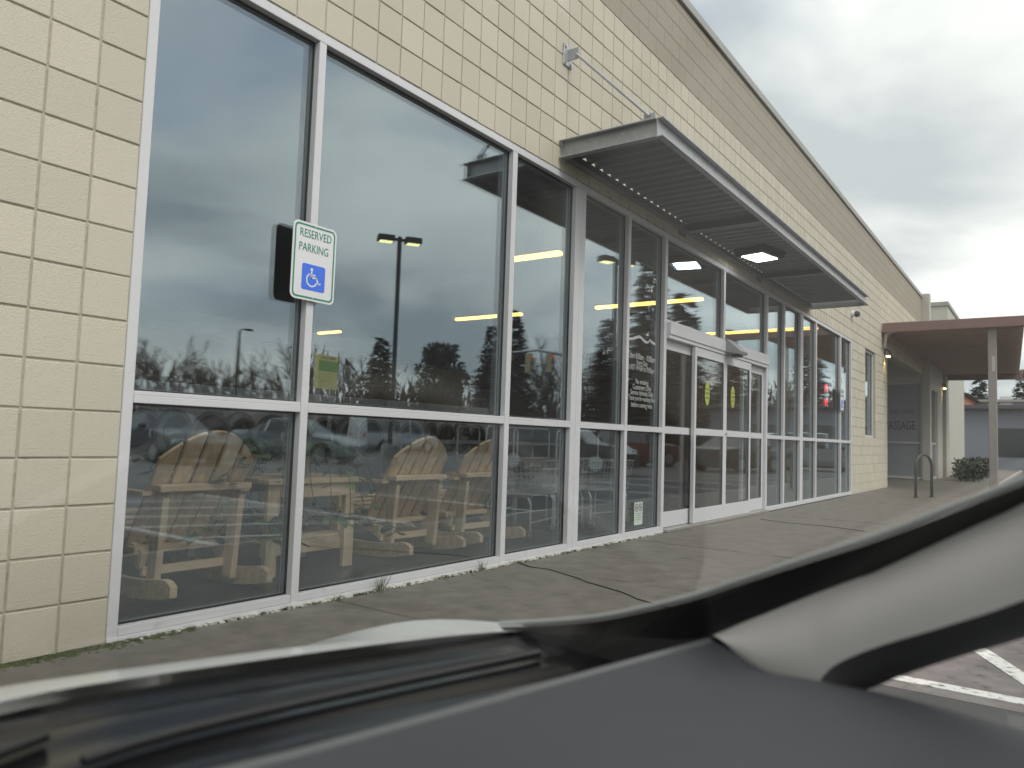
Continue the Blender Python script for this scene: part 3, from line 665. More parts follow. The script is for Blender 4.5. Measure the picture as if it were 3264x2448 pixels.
leafm = mat('pothos_leaf', (0.06, 0.12, 0.04), 0.45, island=0.4, col2=(0.10, 0.17, 0.07)); stemm = mat('vine_stem', (0.07, 0.08, 0.035), 0.7)
potm = mat('plant_pot', (0.30, 0.27, 0.23), 0.7, var=0.1)
def plant(x, y, z, seed, label, vines, rad, drop, lsize):
    rnd = random.Random(seed)
    r = empty('potted_plant', (x, y, z), 0, label, 'plant')
    MB().lathe([(0.0, 0.0), (0.065, 0.0), (0.09, 0.13), (0.095, 0.15), (0.083, 0.15), (0.08, 0.12), (0, 0.12)], 20).build('pot', potm, r)
    lf = MB(); st = MB()
    def leaf_at(p, sz):
        a = rnd.uniform(0, 2*PI); d = Vector((math.cos(a), math.sin(a), rnd.uniform(-1.1, 0.2))).normalized(); sd = d.cross(Vector((0, 0, 1))).normalized(); n_ = sd.cross(d)
        f = [(0, 0), (.35, .32), (.12, .62), (-.05, 1), (0, 0)]
        P0 = p; vs = [p, p+d*sz*.25+sd*sz*.38, p+d*sz*.65+sd*sz*.30, p+d*sz, p+d*sz*.65-sd*sz*.30, p+d*sz*.25-sd*sz*.38, p+d*sz*.45-n_*sz*.1]
        lf.add(vs, [(0, 6, 1), (1, 6, 2), (2, 6, 3), (3, 6, 4), (4, 6, 5), (5, 6, 0)])
    for v in range(vines):
        a = rnd.uniform(0, 2*PI); p = Vector((0.05*math.cos(a), 0.05*math.sin(a), 0.14)); pts = [p.copy()]
        q = rnd.uniform(0.4, 1.0)
        for k in range(11):
            t = k/10
            p = p+Vector((math.cos(a)*rad*0.12*(1-t*.6)*q+rnd.uniform(-.018, .018), math.sin(a)*rad*0.12*(1-t*.6)*q+rnd.uniform(-.018, .018), 0.045*(1-t*3.2)*drop if drop > 0 else rnd.uniform(0.0, 0.035)))
            pts.append(p.copy())
            if rnd.random() < 0.8: leaf_at(p, lsize*rnd.uniform(0.6, 1.15))
        st.tube(pts, 0.0025, 4, caps=False)
    st.build('vines', stemm, r); lf.build('leaves', leafm, r, fix=False, kind='stuff')
    return r
plant(1.62, 0.80, 0.638, 3, 'trailing vine plant in pot on the wooden table, stems hanging over the edge', 24, 0.9, 1.2, 0.07)
plant(1.42, 1.12, 0.638, 8, 'broad leaved pothos on the table top beside the end rocking chair', 14, 0.8, 0.4, 0.12)
plant(1.62, 0.93, 0.234, 5, 'broad leaved pothos on the lower shelf of the wooden table', 14, 0.9, 0.25, 0.12)

# ---- washers
wsh = mat('washer_steel', (0.68, 0.72, 0.76), 0.38, metal=0.0, var=0.06, vscale=3); wpan = mat('washer_panel', (0.55, 0.60, 0.63), 0.5); wdk = mat('drum_dark', (0.012, 0.013, 0.015), 0.5); wrg = mat('door_ring', (0.22, 0.25, 0.27), 0.35, metal=0.2); wbl = mat('blue_panel_print', (0.06, 0.14, 0.30), 0.5); wch = mat('chrome', (0.55, 0.57, 0.58), 0.2, metal=0.9)
wgl = glass('washer_door_glass', (0.6, 0.65, 0.65), 0.08)
WY = 3.8
def make_washer():
    r = empty('washing_machine', (0, 0, 0))
    MB().box(-0.372, 0.372, 0.0, 0.75, 0.0, 1.10, 0.012).build('cabinet', wsh, r)
    MB().prism([(0.0, 1.102), (0.03, 1.40), (0.5, 1.40), (0.5, 1.102)], lambda a, b, t: (t, a, b), -0.37, 0.37).build('control_panel', wpan, r)
    MB().box(-0.28, -0.20, -0.004+0.012, 0.02, 1.17, 1.33).build('price_card', wp, r)
    MB().box(-0.16, 0.12, 0.005, 0.02, 1.16, 1.30).build('program_print', wbl, r)
    MB().box(0.2, 0.32, -0.03, 0.02, 1.15, 1.24, 0.008).build('coin_box', wdk, r)
    ox, oz = 0.10, 0.885
    MB().lathe([(0.235, -0.012), (0.245, 0.0), (0.215, 0.0), (0.205, -0.012)], 30, (ox, 0, oz), 'Y', close=True).build('opening_rim', wrg, r)
    MB().lathe([(0.0, -0.003), (0.205, -0.003)], 30, (ox, 0, oz), 'Y').build('drum_opening', wdk, r)
    return r
def add_door(r, ang):
    h = Vector((-0.15, -0.02, 0.885)); a = math.radians(ang)
    d = MB()
    pr = [(0.175, -0.02), (0.245, -0.02), (0.255, 0.0), (0.245, 0.035), (0.19, 0.045), (0.175, 0.02)]
    d.lathe(pr, 30, (0.25, 0, 0), 'Y', close=True)
    T = Matrix.Translation(h) @ Matrix.Rotation(-a, 4, 'Z')
    d.v = [tuple(T @ Vector(v)) for v in d.v]; o = d.build('door', wrg, r, smooth=40)
    g2 = MB().lathe([(0.0, 0.10), (0.10, 0.085), (0.16, 0.03), (0.175, 0.0)], 24, (0.25, 0, 0), 'Y'); g2.v = [tuple(T @ Vector(v)) for v in g2.v]; g2.build('door_glass', wgl, o, smooth=True)
    k2 = MB().box(0.47, 0.53, -0.05, -0.021, -0.05, 0.05, 0.01); k2.v = [tuple(T @ Vector(v)) for v in k2.v]; k2.build('door_handle', wch, o)
random.seed(5)
wlabs = ['beside the room end', 'behind the end rocking chair', 'directly behind the end chair', 'behind the plant table', 'behind the gap after the table', 'behind the middle rocking chair', 'behind the last rocking chair', 'behind the carts']
for i in range(9):
    r = make_washer(); r.location = (1.26+0.757*i, WY, 0)
    tag(r, 'grey front loading washing machine with its round door open, in the row behind the chairs', 'washing machine', 'washing machines in a row')
    add_door(r, 158+random.uniform(-8, 6))
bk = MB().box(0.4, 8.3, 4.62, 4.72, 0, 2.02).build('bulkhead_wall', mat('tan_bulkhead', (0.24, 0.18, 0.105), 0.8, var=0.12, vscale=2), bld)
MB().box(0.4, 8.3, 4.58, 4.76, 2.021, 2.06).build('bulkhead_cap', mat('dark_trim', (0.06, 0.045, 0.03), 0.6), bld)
# row of tall dryers on the far side, dark
dr = mat('dryer_front', (0.10, 0.10, 0.105), 0.5, metal=0.2)
for i in range(7):
    r = empty('tumble_dryer', (9.0+0.82*i, 9.0, 0), 0, 'dark stacked tumble dryer in the row deep inside behind the doors', 'dryer', 'tumble dryers in a row')
    MB().box(-0.4, 0.4, 0, 0.9, 0, 1.95, 0.01).build('cabinet', dr, r)
    for z in (0.55, 1.45): MB().lathe([(0.0, -0.02), (0.22, -0.02), (0.27, -0.01), (0.27, 0.0)], 24, (0, 0, z), 'Y').build('door', wdk, r)

# ---- laundry carts
chr_ = mat('cart_chrome', (0.62, 0.64, 0.65), 0.3, metal=0.6); rub = mat('caster_grey', (0.10, 0.10, 0.10), 0.6)
def make_cart():
    r = empty('laundry_cart', (0, 0, 0)); a, b, z0, z1 = 0.40, 0.26, 0.42, 0.74
    f = MB()
    for z, k in ((z0, 0.86), (z1, 1.0), ((z0+z1)/2, 0.93)):
        f.tube([(-a*k, -b*k, z), (a*k, -b*k, z), (a*k, b*k, z), (-a*k, b*k, z)], 0.006 if z != z1 else 0.010, 6, close=True)
    n_ = 15
    for i in range(n_+1):
        x = -a+2*a*i/n_
        for s_ in (-1, 1): f.tube([(x*0.86, s_*b*0.86, z0), (x, s_*b, z1)], 0.0038, 4, caps=False)
        f.tube([(x*0.86, -b*0.86, z0), (x*0.86, b*0.86, z0)], 0.0038, 4, caps=False)
    for i in range(1, 9):
        y = -b+2*b*i/9
        for s_ in (-1, 1): f.tube([(s_*a*0.86, y*0.86, z0), (s_*a, y, z1)], 0.0038, 4, caps=False)
        f.tube([(-a*0.86, y*0.86, z0), (a*0.86, y*0.86, z0)], 0.0038, 4, caps=False)
    for k in (0.25, 0.75):
        z = z0+(z1-z0)*k; q = 0.86+0.14*k
        f.tube([(-a*q, -b*q, z), (a*q, -b*q, z), (a*q, b*q, z), (-a*q, b*q, z)], 0.0038, 4, close=True)
    f.build('wire_basket', chr_, r)
    for s_ in (-1, 1):
        pts = [(s_*0.33, -0.22, 0.10), (s_*0.33, -0.22, 0.34), (s_*0.33, -0.19, 0.40), (s_*0.33, -0.10, 0.415), (s_*0.33, 0.10, 0.415), (s_*0.33, 0.19, 0.40), (s_*0.33, 0.22, 0.34), (s_*0.33, 0.22, 0.10)]
        MB().tube(pts, 0.0125, 8).build('leg_hoop', chr_, r)
        for s2 in (-1, 1):
            w_ = MB().lathe([(0.0, -0.014), (0.042, -0.014), (0.048, -0.006), (0.048, 0.006), (0.042, 0.014), (0, 0.014)], 16, (s_*0.33, s2*0.22-0.02, 0.048), 'X').build('caster', rub, r)
            MB().box(s_*0.33-0.02, s_*0.33-0.0155, s2*0.22-0.035, s2*0.22+0.012, 0.05, 0.10).build('fork', chr_, w_)
    for s2 in (-1, 1): MB().tube([(-0.33, s2*0.22, 0.17), (0.33, s2*0.22, 0.17)], 0.008, 6).build('base_rail', chr_, r)
    MB().tube([(-0.38, 0.24, 0.74), (-0.38, 0.24, 1.02), (-0.34, 0.24, 1.06), (0.34, 0.24, 1.06), (0.38, 0.24, 1.02), (0.38, 0.24, 0.74)], 0.011, 8).build('push_bar', chr_, r)
    return r
ct = make_cart(); ct.location = (4.40, 0.85, 0); ct.rotation_euler.z = math.radians(12)
tag(ct, 'chrome wire laundry cart on casters beside the last rocking chair', 'cart', 'wire laundry carts')
for x, y, a, lb in ((5.05, 0.95, 4, 'chrome wire laundry cart in the middle of the cart row'), (5.75, 0.82, -8, 'chrome wire laundry cart beside the sliding doors'), (5.0, 1.75, 20, 'chrome wire laundry cart standing behind the cart row')):
    c = copy_tree(ct); c.location = (x, y, 0); c.rotation_euler.z = math.radians(a); c['label'] = lb
# long folding table behind the carts
ft = empty('folding_table', (6.2, 2.6, 0), 0, 'pale long folding table behind the laundry carts', 'table')
tpm = mat('laminate_top', (0.36, 0.40, 0.40), 0.4)
MB().box(-1.5, 1.5, -0.38, 0.38, 0.86, 0.90, 0.006).build('table_top', tpm, ft)
for s_ in (-1, 1):
    for s2 in (-1, 1): MB().tube([(s_*1.4, s2*0.32, 0), (s_*1.4, s2*0.32, 0.859)], 0.02, 8).build('leg', chr_, ft)
# ------------------------------------------------------------------ neighbour unit and carport beyond the laundromat
def at(x, y, ax, val, off=0):       # pixel of the 4.424x crops at (2764, 900+off)
    return onp((2764+x/4.424)/S, (900+off+y/4.424)/S, ax, val)
clin = empty('clinic_building', (26, 0, 0), 0, 'pale clinic unit with lettered end window behind the brown carport', 'building')
cpm = mat('pale_grey_paint', (0.47, 0.455, 0.40), 0.65, var=0.06, vscale=3, bump=0.3); cfr = mat('clinic_frame', (0.55, 0.56, 0.57), 0.45)
cgl = glass('clinic_glass', (0.35, 0.40, 0.43), 0.14, 4.6)
w_ = MB()
w_.box(0.0, 0.35, -0.23, 0.0, 0.002, 6.13, 0.004)
w_.build('corner_pilaster', cpm, clin)
MB().box(0.02, 0.30, 0.005, 6.0, 3.20, 6.0).build('end_wall_head', cpm, clin)
MB().box(0.02, 0.30, 1.6, 6.0, -0.1, 3.198).build('end_wall', cpm, clin)
ew = MB().box(0.04, 0.14, 0.002, 0.055, 0.02, 3.195, .003).box(0.04, 0.14, 1.545, 1.598, 0.02, 3.195, .003).box(0.041, 0.139, 0.056, 1.544, 1.17, 1.235, .003).box(0.041, 0.139, 0.056, 1.544, 0.02, 0.10, .003).box(0.041, 0.139, 0.056, 1.544, 3.14, 3.195, .003).build('end_window', cfr, clin)
for z0, z1 in ((0.10, 1.17), (1.235, 3.14)):
    MB().add([(0.09, 0.055, z0), (0.09, 1.545, z0), (0.09, 1.545, z1), (0.09, 0.055, z1)], [(0, 1, 2, 3)]).build('pane', mat('frosted_film', (0.27, 0.295, 0.32), 0.35, var=0.08, vscale=2), ew, fix=False)
tx = mat('dark_vinyl', (0.05, 0.055, 0.06), 0.6); tw = mat('grey_vinyl', (0.12, 0.13, 0.14), 0.6)
MXE = Matrix.Rotation(-PI/2, 4, 'Z') @ Matrix.Rotation(PI/2, 4, 'X')
p = at(490, 585, 0, 26.08, 325); q = at(490, 375, 0, 26.08, 325)
text_mesh('MASSAGE', 0.42, 'lettering', tx, ew, Matrix.Translation((0.082, p.y+0.09, p.z)) @ MXE, xs=0.55)
text_mesh('pain clinic', 0.30, 'lettering', tw, ew, Matrix.Translation((0.082, q.y, q.z)) @ MXE, xs=0.60)
MB().box(0.37, 3.9, -0.20, 0.1, 3.0, 4.05).build('front_head', cpm, clin)
MB().box(2.35, 3.75, -0.20, 0.1, 0.0, 2.998, .003).build('front_pier', cpm, clin)
MB().box(5.0, 6.0, -0.2, 0.1, 0.0, 4.05).build('front_pier', cpm, clin)
fwn = MB().box(0.37, 0.43, -0.15, -0.05, 0.0, 2.995).box(2.28, 2.345, -0.15, -0.05, 0.0, 2.995).box(0.431, 2.279, -0.149, -0.051, 1.17, 1.235).box(0.431, 2.279, -0.149, -0.051, 0.0, 0.08).box(1.3, 1.36, -0.149, -0.051, 0.081, 1.169).build('front_window', cfr, clin)
MB().add([(0.43, -0.1, 0.08), (2.28, -0.1, 0.08), (2.28, -0.1, 2.99), (0.43, -0.1, 2.99)], [(0, 1, 2, 3)]).build('pane', cgl, fwn, fix=False)
MB().box(0.3, 6.0, 1.7, 1.8, 0.0, 4.0).build('inner_wall', mat('dim_room', (0.12, 0.13, 0.15), 0.9), clin)
MB().box(0.0, 6.0, 0.12, 6, 4.06, 4.2).build('roof', MATS['roof_membrane'], clin)
wing = MB().box(33, 40, -0.08, 6, -0.1, 6.86).build('far_wing', cpm)
tag(wing, 'pale block wing with metal capped parapet rising behind the clinic pilaster', 'building')
MB().box(32.95, 40.05, -0.13, 6.05, 6.861, 7.05, 0.02).build('coping', cop, wing)
wall_lamp(19.11, 3.28, 'black downlight glowing on the laundromat wall end next to the slit window')
wall_lamp(29.68, 3.22, 'black downlight glowing on the clinic front pier under the carport', -0.201)

brown = mat('brown_metal', (0.21, 0.13, 0.12), 0.6, var=0.15, vscale=2); brown_d = mat('brown_deck', (0.40, 0.28, 0.24), 0.65, var=0.15, vscale=3)
cpo = empty('carport', (18.67, 0, 0), 0, 'brown ribbed metal carport canopy with fascia beam and square post', 'carport')
MB().box(0.0, 0.09, -5.2, -0.025, 3.86, 4.10, 0.01).build('fascia', brown, cpo)
MB().box(12.9, 13.0, -2.6, -0.2, 3.70, 4.05, 0.01).build('end_beam', brown, cpo)
MB().box(0.1, 12.9, -0.16, -0.03, 3.76, 3.90).build('wall_beam', brown_d, cpo)
dk = []; x = 0.1
while x < 12.85:
    dk += [(x, 3.905), (x+0.12, 3.905), (x+0.15, 4.02), (x+0.27, 4.02)]; x += 0.30
poly = dk+[(a, b+0.003) for a, b in dk[::-1]]
d_ = MB(); m2 = len(poly)
for k in (0, 1): d_.v += [(a, -2.95+0.035*a if k == 0 else -0.02, b) for a, b in poly]
d_.f = [(i, (i+1) % m2, m2+(i+1) % m2, m2+i) for i in range(m2)]
d_.build('ribbed_deck', brown_d, cpo)
pst = mat('post_paint', (0.27, 0.245, 0.23), 0.6, var=0.1)
MB().box(0.16, 0.33, -2.40, -2.23, LOT, 3.86, 0.01).build('post', pst, cpo)
MB().box(0.154, 0.159, -2.37, -2.31, 2.85, 3.2).build('post_plate', mat('pale_plate', (0.45, 0.45, 0.44), 0.6), cpo)
MB().tube([(0.04, -0.5, 4.05), (0.04, -0.3, 3.9), (0.05, -0.1, 3.8), (0.05, -0.06, 3.5)], 0.035, 8).build('downpipe', pst, cpo)

# ---- bicycle hoop on the pavement
rk = empty('bike_rack', (15.9, -1.25, 0), math.radians(68), 'dark steel bicycle hoop standing on the pavement before the clinic', 'bike rack')
pts = [(0, -0.30, 0.0), (0, -0.30, 0.62)]+[(0, -0.30*math.cos(a*PI/10), 0.62+0.26*math.sin(a*PI/10)) for a in range(1, 10)]+[(0, 0.30, 0.62), (0, 0.30, 0.0)]
MB().tube(pts, 0.028, 10).build('hoop', mat('dark_steel', (0.06, 0.065, 0.065), 0.4, metal=0.6), rk)
for s_ in (-0.3, 0.3): MB().lathe([(0.07, 0.0), (0.07, 0.008)], 16, (0, s_, 0.0)).build('foot_plate', MATS['dark_steel'], rk)

# ---- far buildings on the right
ob = empty('orange_building', (60, 2.0, LOT), 0, 'orange painted building with dark roof edge beyond the carport', 'building')
MB().box(0, 14, -0.45, 9, 0, 5.25).build('wall', mat('orange_paint', (0.42, 0.16, 0.10), 0.8, var=0.1, vscale=1), ob)
MB().prism([(-0.8, 5.25), (9.3, 5.25), (9.3, 5.35), (4, 6.3), (-0.3, 5.35)], lambda a, b, t: (t, a, b), -0.3, 14.3).build('roof', mat('dark_roof', (0.08, 0.08, 0.085), 0.8), ob)
wbg = empty('white_building', (72, -2.0, LOT), 0, 'long white low building with parapet far beyond the carport post', 'building')
MB().box(0, 12, -12, 4.6, 0, 5.3).build('wall', mat('white_stucco', (0.62, 0.63, 0.65), 0.8, var=0.05, vscale=1), wbg)
MB().box(-0.4, 0.0, 1.0, 1.9, 0.0, 5.75).build('pier', MATS['white_stucco'], wbg)
MB().box(-0.05, -0.005, 2.0, 4.0, 2.6, 4.3).build('window', mat('dark_window', (0.05, 0.055, 0.06), 0.2), wbg)
MB().box(-0.6, 12.5, -12.4, 4.8, 5.301, 5.5).build('coping', MATS['grey_flashing'], wbg)
gb = empty('reflection_standin_block', (52, -3.0, LOT), 0, 'low grey block with dark flat roof, added for the windshield reflection in front of the white building', 'building')  # added building; its blue grey carries the windshield reflection
MB().box(0, 7, -14, 5.0, 0, 3.75).build('wall', mat('reflection_blue_grey', (0.20, 0.215, 0.245), 0.8, var=0.1, vscale=0.7), gb)
MB().box(-0.5, 7.4, -14.5, 5.3, 3.751, 3.98).build('roof_edge', MATS['dark_roof'], gb)
for k in range(4): MB().box(-0.03, -0.004, -11+3.6*k, -8.6+3.6*k, 0.9, 2.6).build('window', MATS['dark_window'], gb)
# ------------------------------------------------------------------ parking lot behind the camera (seen mirrored in the glass)
lw = mat('worn_white_paint', (0.62, 0.61, 0.60), 0.8, var=0.15, vscale=6, wear=((0.12, 0.115, 0.115), 22, 0.52, 0.68))
for k in range(-4, 14):
    x = 2.47+2.7*k
    MB().box(x-0.05, x+0.05, -7.6, -2.14, LOT+0.002, LOT+0.005).build('stall_line', lw, g)
for k in range(5):
    p0 = Vector((2.55+0.9*k, -2.55-0.0, LOT+0.0025)); x0 = 2.55; x1 = 5.1
    y0 = -2.4-1.05*k
    MB().bar((x0, y0-1.0, LOT+0.0036), (x1, y0+0.15, LOT+0.0036), 0.10, 0.0016, (1, -2, 0)).build('hatch_line', lw, g)
for k in range(0, 16):
    x = 1.0+2.7*k
    MB().box(x-0.05, x+0.05, -25.0, -14.2, LOT+0.001, LOT+0.004).build('stall_line', lw, g)
MB().box(-4, 46, -19.65, -19.55, LOT+0.005, LOT+0.008).build('stall_line', lw, g)
# verge and street behind the lot
vg = MB().box(-60, 150, -33.0, -30.5, LOT-0.05, LOT+0.12).build('verge', mat('winter_grass', (0.07, 0.075, 0.035), 0.95, var=0.35, vscale=1.2, col2=(0.10, 0.085, 0.05), bump=0.6, bscale=40)); vg['kind'] = 'structure'
rd = MB().box(-80, 200, -52, -34, LOT+0.003, LOT+0.006).build('street', mat('street_asphalt', (0.055, 0.055, 0.057), 0.8, var=0.2, vscale=0.5)); rd['kind'] = 'structure'
for k in range(14): MB().box(-30+12*k, -26+12*k, -43.1, -42.95, LOT+0.0075, LOT+0.010).build('lane_dash', lw, rd)

dpole = mat('dark_bronze_pole', (0.035, 0.033, 0.032), 0.5, metal=0.3); sodium = mat('lamp_lens', (0.9, 0.85, 0.6), 0.4, emit=(1.0, 0.85, 0.35), estr=3.0)
def light_pole(az, dist, rz, label):
    b = mirror_at(az, dist); h = CP.z+0.262*24.5-LOT
    r = empty('parking_light', (b.x, b.y, LOT), rz, label, 'light pole', 'twin headed parking lot lights')
    MB().box(-0.065, 0.065, -0.065, 0.065, 0.7, h, 0.01).build('pole', dpole, r)
    MB().lathe([(0.28, 0), (0.28, 0.7), (0.2, 0.72)], 20).build('concrete_base', MATS['kerb_concrete'], r)
    for s_ in (-1, 1):
        MB().box(min(s_*0.06, s_*0.18), max(s_*0.06, s_*0.18), -0.03, 0.03, h-0.14, h-0.06).build('arm', dpole, r)
        hd_ = MB().box(min(s_*0.18, s_*0.72), max(s_*0.18, s_*0.72), -0.2, 0.2, h-0.2, h, 0.02).build('lamp_head', dpole, r)
        MB().box(min(s_*0.24, s_*0.66), max(s_*0.24, s_*0.66), -0.15, 0.15, h-0.215, h-0.2005).build('lens', sodium, hd_)
    return r
light_pole(45.2, 24.5, math.radians(35), 'twin headed lit parking light beside the white van in the lot')
light_pole(62.1, 26.3, math.radians(20), 'twin headed lit parking light before the tallest fir')

# ---- trees
bark = mat('dark_bark', (0.05, 0.042, 0.035), 0.9, var=0.2, vscale=3); needle = mat('fir_needles', (0.022, 0.038, 0.022), 0.8, island=0.5, col2=(0.035, 0.055, 0.03)); twig = mat('bare_twig', (0.055, 0.045, 0.04), 0.9)
def conifer_mesh(h, rad, seed, spread=1.0):
    rnd = random.Random(seed); c = MB(); z = h*0.08
    while z < h*0.985:
        t = z/h; r = rad*(1-t)**0.85*(0.85+0.3*rnd.random())+0.15
        n_ = max(6, int(16*(1-t)+6))
        for i in range(n_):
            a = rnd.uniform(0, 2*PI); ln = r*rnd.uniform(0.65, 1.12); dr = rnd.uniform(-0.35, -0.05)
            steps = max(3, int(ln/0.32))
            for s_ in range(1, steps+1):
                q = s_/steps; p = Vector((math.cos(a)*ln*q, math.sin(a)*ln*q, z+dr*ln*q*q+0.1*rnd.random()))
                wd = 0.62*(1.15-q)*spread+0.16
                for e in range(3):
                    b = a+rnd.uniform(-1.3, 1.3); d = Vector((math.cos(b), math.sin(b), rnd.uniform(-0.6, 0.25)))*wd*rnd.uniform(0.7, 1.3)
                    sd = Vector((-d.y, d.x, rnd.uniform(-.3, .3)*wd))*0.32
                    c.add([p-sd*0.6, p+d*0.55+sd, p+d, p+d*0.55-sd], [(0, 1, 2, 3)])
        z += 0.24+0.16*rnd.random()*h/12
    return c
def trunk_mesh(h, r): return MB().tube([(0, 0, 0), (0.02*h, 0, h*0.4), (0, 0, h*0.97)], [r, r*0.65, 0.02], 8)
def bare_meshes(h, seed):
    rnd = random.Random(seed); t = MB(); c = MB()
    def grow(p, d, ln, r, lvl):
        q = p+d*ln; mid = p+d*ln*0.5+Vector((rnd.uniform(-1, 1), rnd.uniform(-1, 1), 0))*ln*0.05
        (t if lvl < 2 else c).tube([p, mid, q], [r, r*0.8, r*0.62], 5 if lvl < 2 else 3, caps=False)
        if lvl >= 5 or r < 0.004: return
        n_ = 3 if lvl < 3 else 3
        for i in range(n_+(1 if lvl == 0 else 0)):
            a = rnd.uniform(0, 2*PI); sp = rnd.uniform(0.35, 0.8)
            u = d.orthogonal().normalized(); v = d.cross(u)
            nd = (d*math.cos(sp)+(u*math.cos(a)+v*math.sin(a))*math.sin(sp)+Vector((0, 0, 0.18))).normalized()
            st = p+d*ln*rnd.uniform(0.55, 1.0)
            grow(st, nd, ln*rnd.uniform(0.55, 0.8), r*0.58, lvl+1)
    grow(Vector((0, 0, 0)), Vector((0, 0, 1)), h*0.34, h*0.018, 0)
    return t, c
def pine_mesh(h, seed):
    rnd = random.Random(seed); c = MB()
    for k in range(70):
        zc = h*rnd.uniform(0.30, 0.98); rr = h*0.27*math.sin(min(1, (1-zc/h)*1.9+0.22)*PI/2)*rnd.uniform(0.25, 1.0); a = rnd.uniform(0, 2*PI)
        o = Vector((math.cos(a)*rr, math.sin(a)*rr, zc)); cr = h*rnd.uniform(0.05, 0.095)
        for i in range(80):
            d = Vector((rnd.gauss(0, 1), rnd.gauss(0, 1), rnd.gauss(0, .75))).normalized()*cr*rnd.uniform(0.4, 1.05); e = d.normalized()*0.28; sd = e.orthogonal().normalized()*0.09
            c.add([o+d-sd, o+d+e, o+d+sd, o+d-e*0.3], [(0, 1, 2, 3)])
    return c
PROTO = {}
def tree(kind, name, loc, sc, rz, label, group):
    r = empty(name, loc, rz, label, 'tree', group)
    for nm, me in PROTO[kind]:
        o = bpy.data.objects.new(nm, me); COL.objects.link(o); o.parent = r; o.scale = (sc, sc, sc)
    return r
for k, (h, rad, sd) in enumerate(((10, 3.1, 1), (12, 4.1, 2), (14, 4.3, 9))):
    PROTO['fir%d' % k] = [('trunk', trunk_mesh(h, 0.18).mesh('trunk', bark)), ('crown', conifer_mesh(h, rad, sd).mesh('crown', needle, fix=False))]
for k in range(3):
    a, b = bare_meshes(9, 20+k); PROTO['bare%d' % k] = [('trunk', a.mesh('trunk', bark, fix=False)), ('crown', b.mesh('crown', twig, fix=False))]
PROTO['pine'] = [('trunk', trunk_mesh(7, 0.14).mesh('trunk', bark)), ('crown', pine_mesh(7, 4).mesh('crown', needle, fix=False))]
def mtree(kind, az, dist, hgt, h0, label, grp, name='fir_tree'):
    b = mirror_at(az, dist); return tree(kind, name, (b.x, b.y, LOT), hgt/h0, random.uniform(0, 6), label, grp)
def ht(slope, dist): return CP.z-LOT+slope*dist
GC = 'evergreens across the street'
mtree('fir0', 44.2, 66, ht(.128, 66), 10, 'small dense dark fir behind the lit parking light', GC)
mtree('pine', 48.8, 62, ht(.118, 62), 7, 'rounded open crowned pine standing alone across the street', GC, 'pine_tree')
mtree('fir1', 54.2, 58, ht(.172, 58), 12, 'broad fir next to the traffic signal mast', GC)
mtree('fir2', 52.6, 50, ht(.15, 50), 14, 'dark fir standing before the broad fir by the signal mast', GC)
mtree('fir2', 64.6, 60, ht(.250, 60), 14, 'tallest fir behind the second parking light', GC)
mtree('fir1', 61.6, 66, ht(.165, 66), 12, 'fir leaning against the side of the tallest fir', GC)
mtree('fir0', 67.2, 70, ht(.20, 70), 10, 'slim fir on the far side of the tallest fir', GC)
mtree('fir2', 70.6, 84, ht(.15, 84), 14, 'fir standing behind the red pickup', GC)
mtree('fir1', 72.6, 95, ht(.11, 95), 12, 'distant fir behind the dark hatchback', GC)
mtree('fir0', 76.0, 90, ht(.14, 90), 10, 'distant fir near the end of the street', GC)
GB = 'bare trees across the street'
for i, az in enumerate((18, 22, 25.5, 28.6, 31.4, 34.5, 37.4, 43.0, 47.0, 51.0, 56.0, 58.0, 66.0, 74.0)):
    d = 70+(i*7) % 13; mtree('bare%d' % (i % 3), az, d, ht(0.10+0.012*(i % 4), d), 8.6, 'bare grey tree in the thicket row beyond the street', GB, 'bare_tree')
for az, d, sl, k, lb in ((20.5, 60, .15, 0, 'bare tree near the edge of the thicket'), (24, 58, .135, 1, 'bare tree with wide low fork in the thicket'), (27.2, 64, .125, 2, 'bare slender tree in the thicket'), (30, 60, .115, 0, 'bare tree in the middle of the thicket'), (33, 62, .12, 1, 'bare tree before the lamp mast'), (36.0, 66, .10, 2, 'low bare tree behind the lamp mast'), (39.5, 56, .155, 1, 'tall bare tree behind the yellow green pylon sign'), (41.3, 62, .12, 0, 'bare tree between pylon sign and small fir'), (57.0, 62, .165, 2, 'wide crowned bare tree beside the broad fir'), (59.2, 64, .145, 0, 'bare tree between the broad fir and the tallest fir'), (68.8, 75, .11, 1, 'thin bare tree behind the red pickup')):
    mtree('bare%d' % k, az, d, ht(sl, d), 8.6, lb, GB, 'bare_tree')
# far-off scrub that reads as one brown mass
scrub = mat('winter_scrub', (0.075, 0.06, 0.045), 0.95, island=0.35, var=0.2, vscale=0.5)
sc_m = MB(); rnd = random.Random(3)
for i in range(16000):
    az = rnd.uniform(14, 82); d = rnd.uniform(68, 100); b = mirror_at(az, d); z = LOT+abs(rnd.gauss(0, 1))*2.3
    e = Vector((rnd.uniform(-.5, .5), rnd.uniform(-.5, .5), rnd.uniform(0.4, 1.9))); s_ = Vector((rnd.uniform(-1, 1), rnd.uniform(-1, 1), 0))*0.22
    b.z = z; sc_m.add([b-s_, b+s_, b+e], [(0, 1, 2)])
so_ = sc_m.build('scrub', scrub, fix=False); so_['kind'] = 'stuff'
hb = MB().box(-150, 420, -135, -125, LOT, 3.2).build('hill', mat('far_hill', (0.06, 0.055, 0.045), 0.95, var=0.3, vscale=0.2)); hb['kind'] = 'structure'

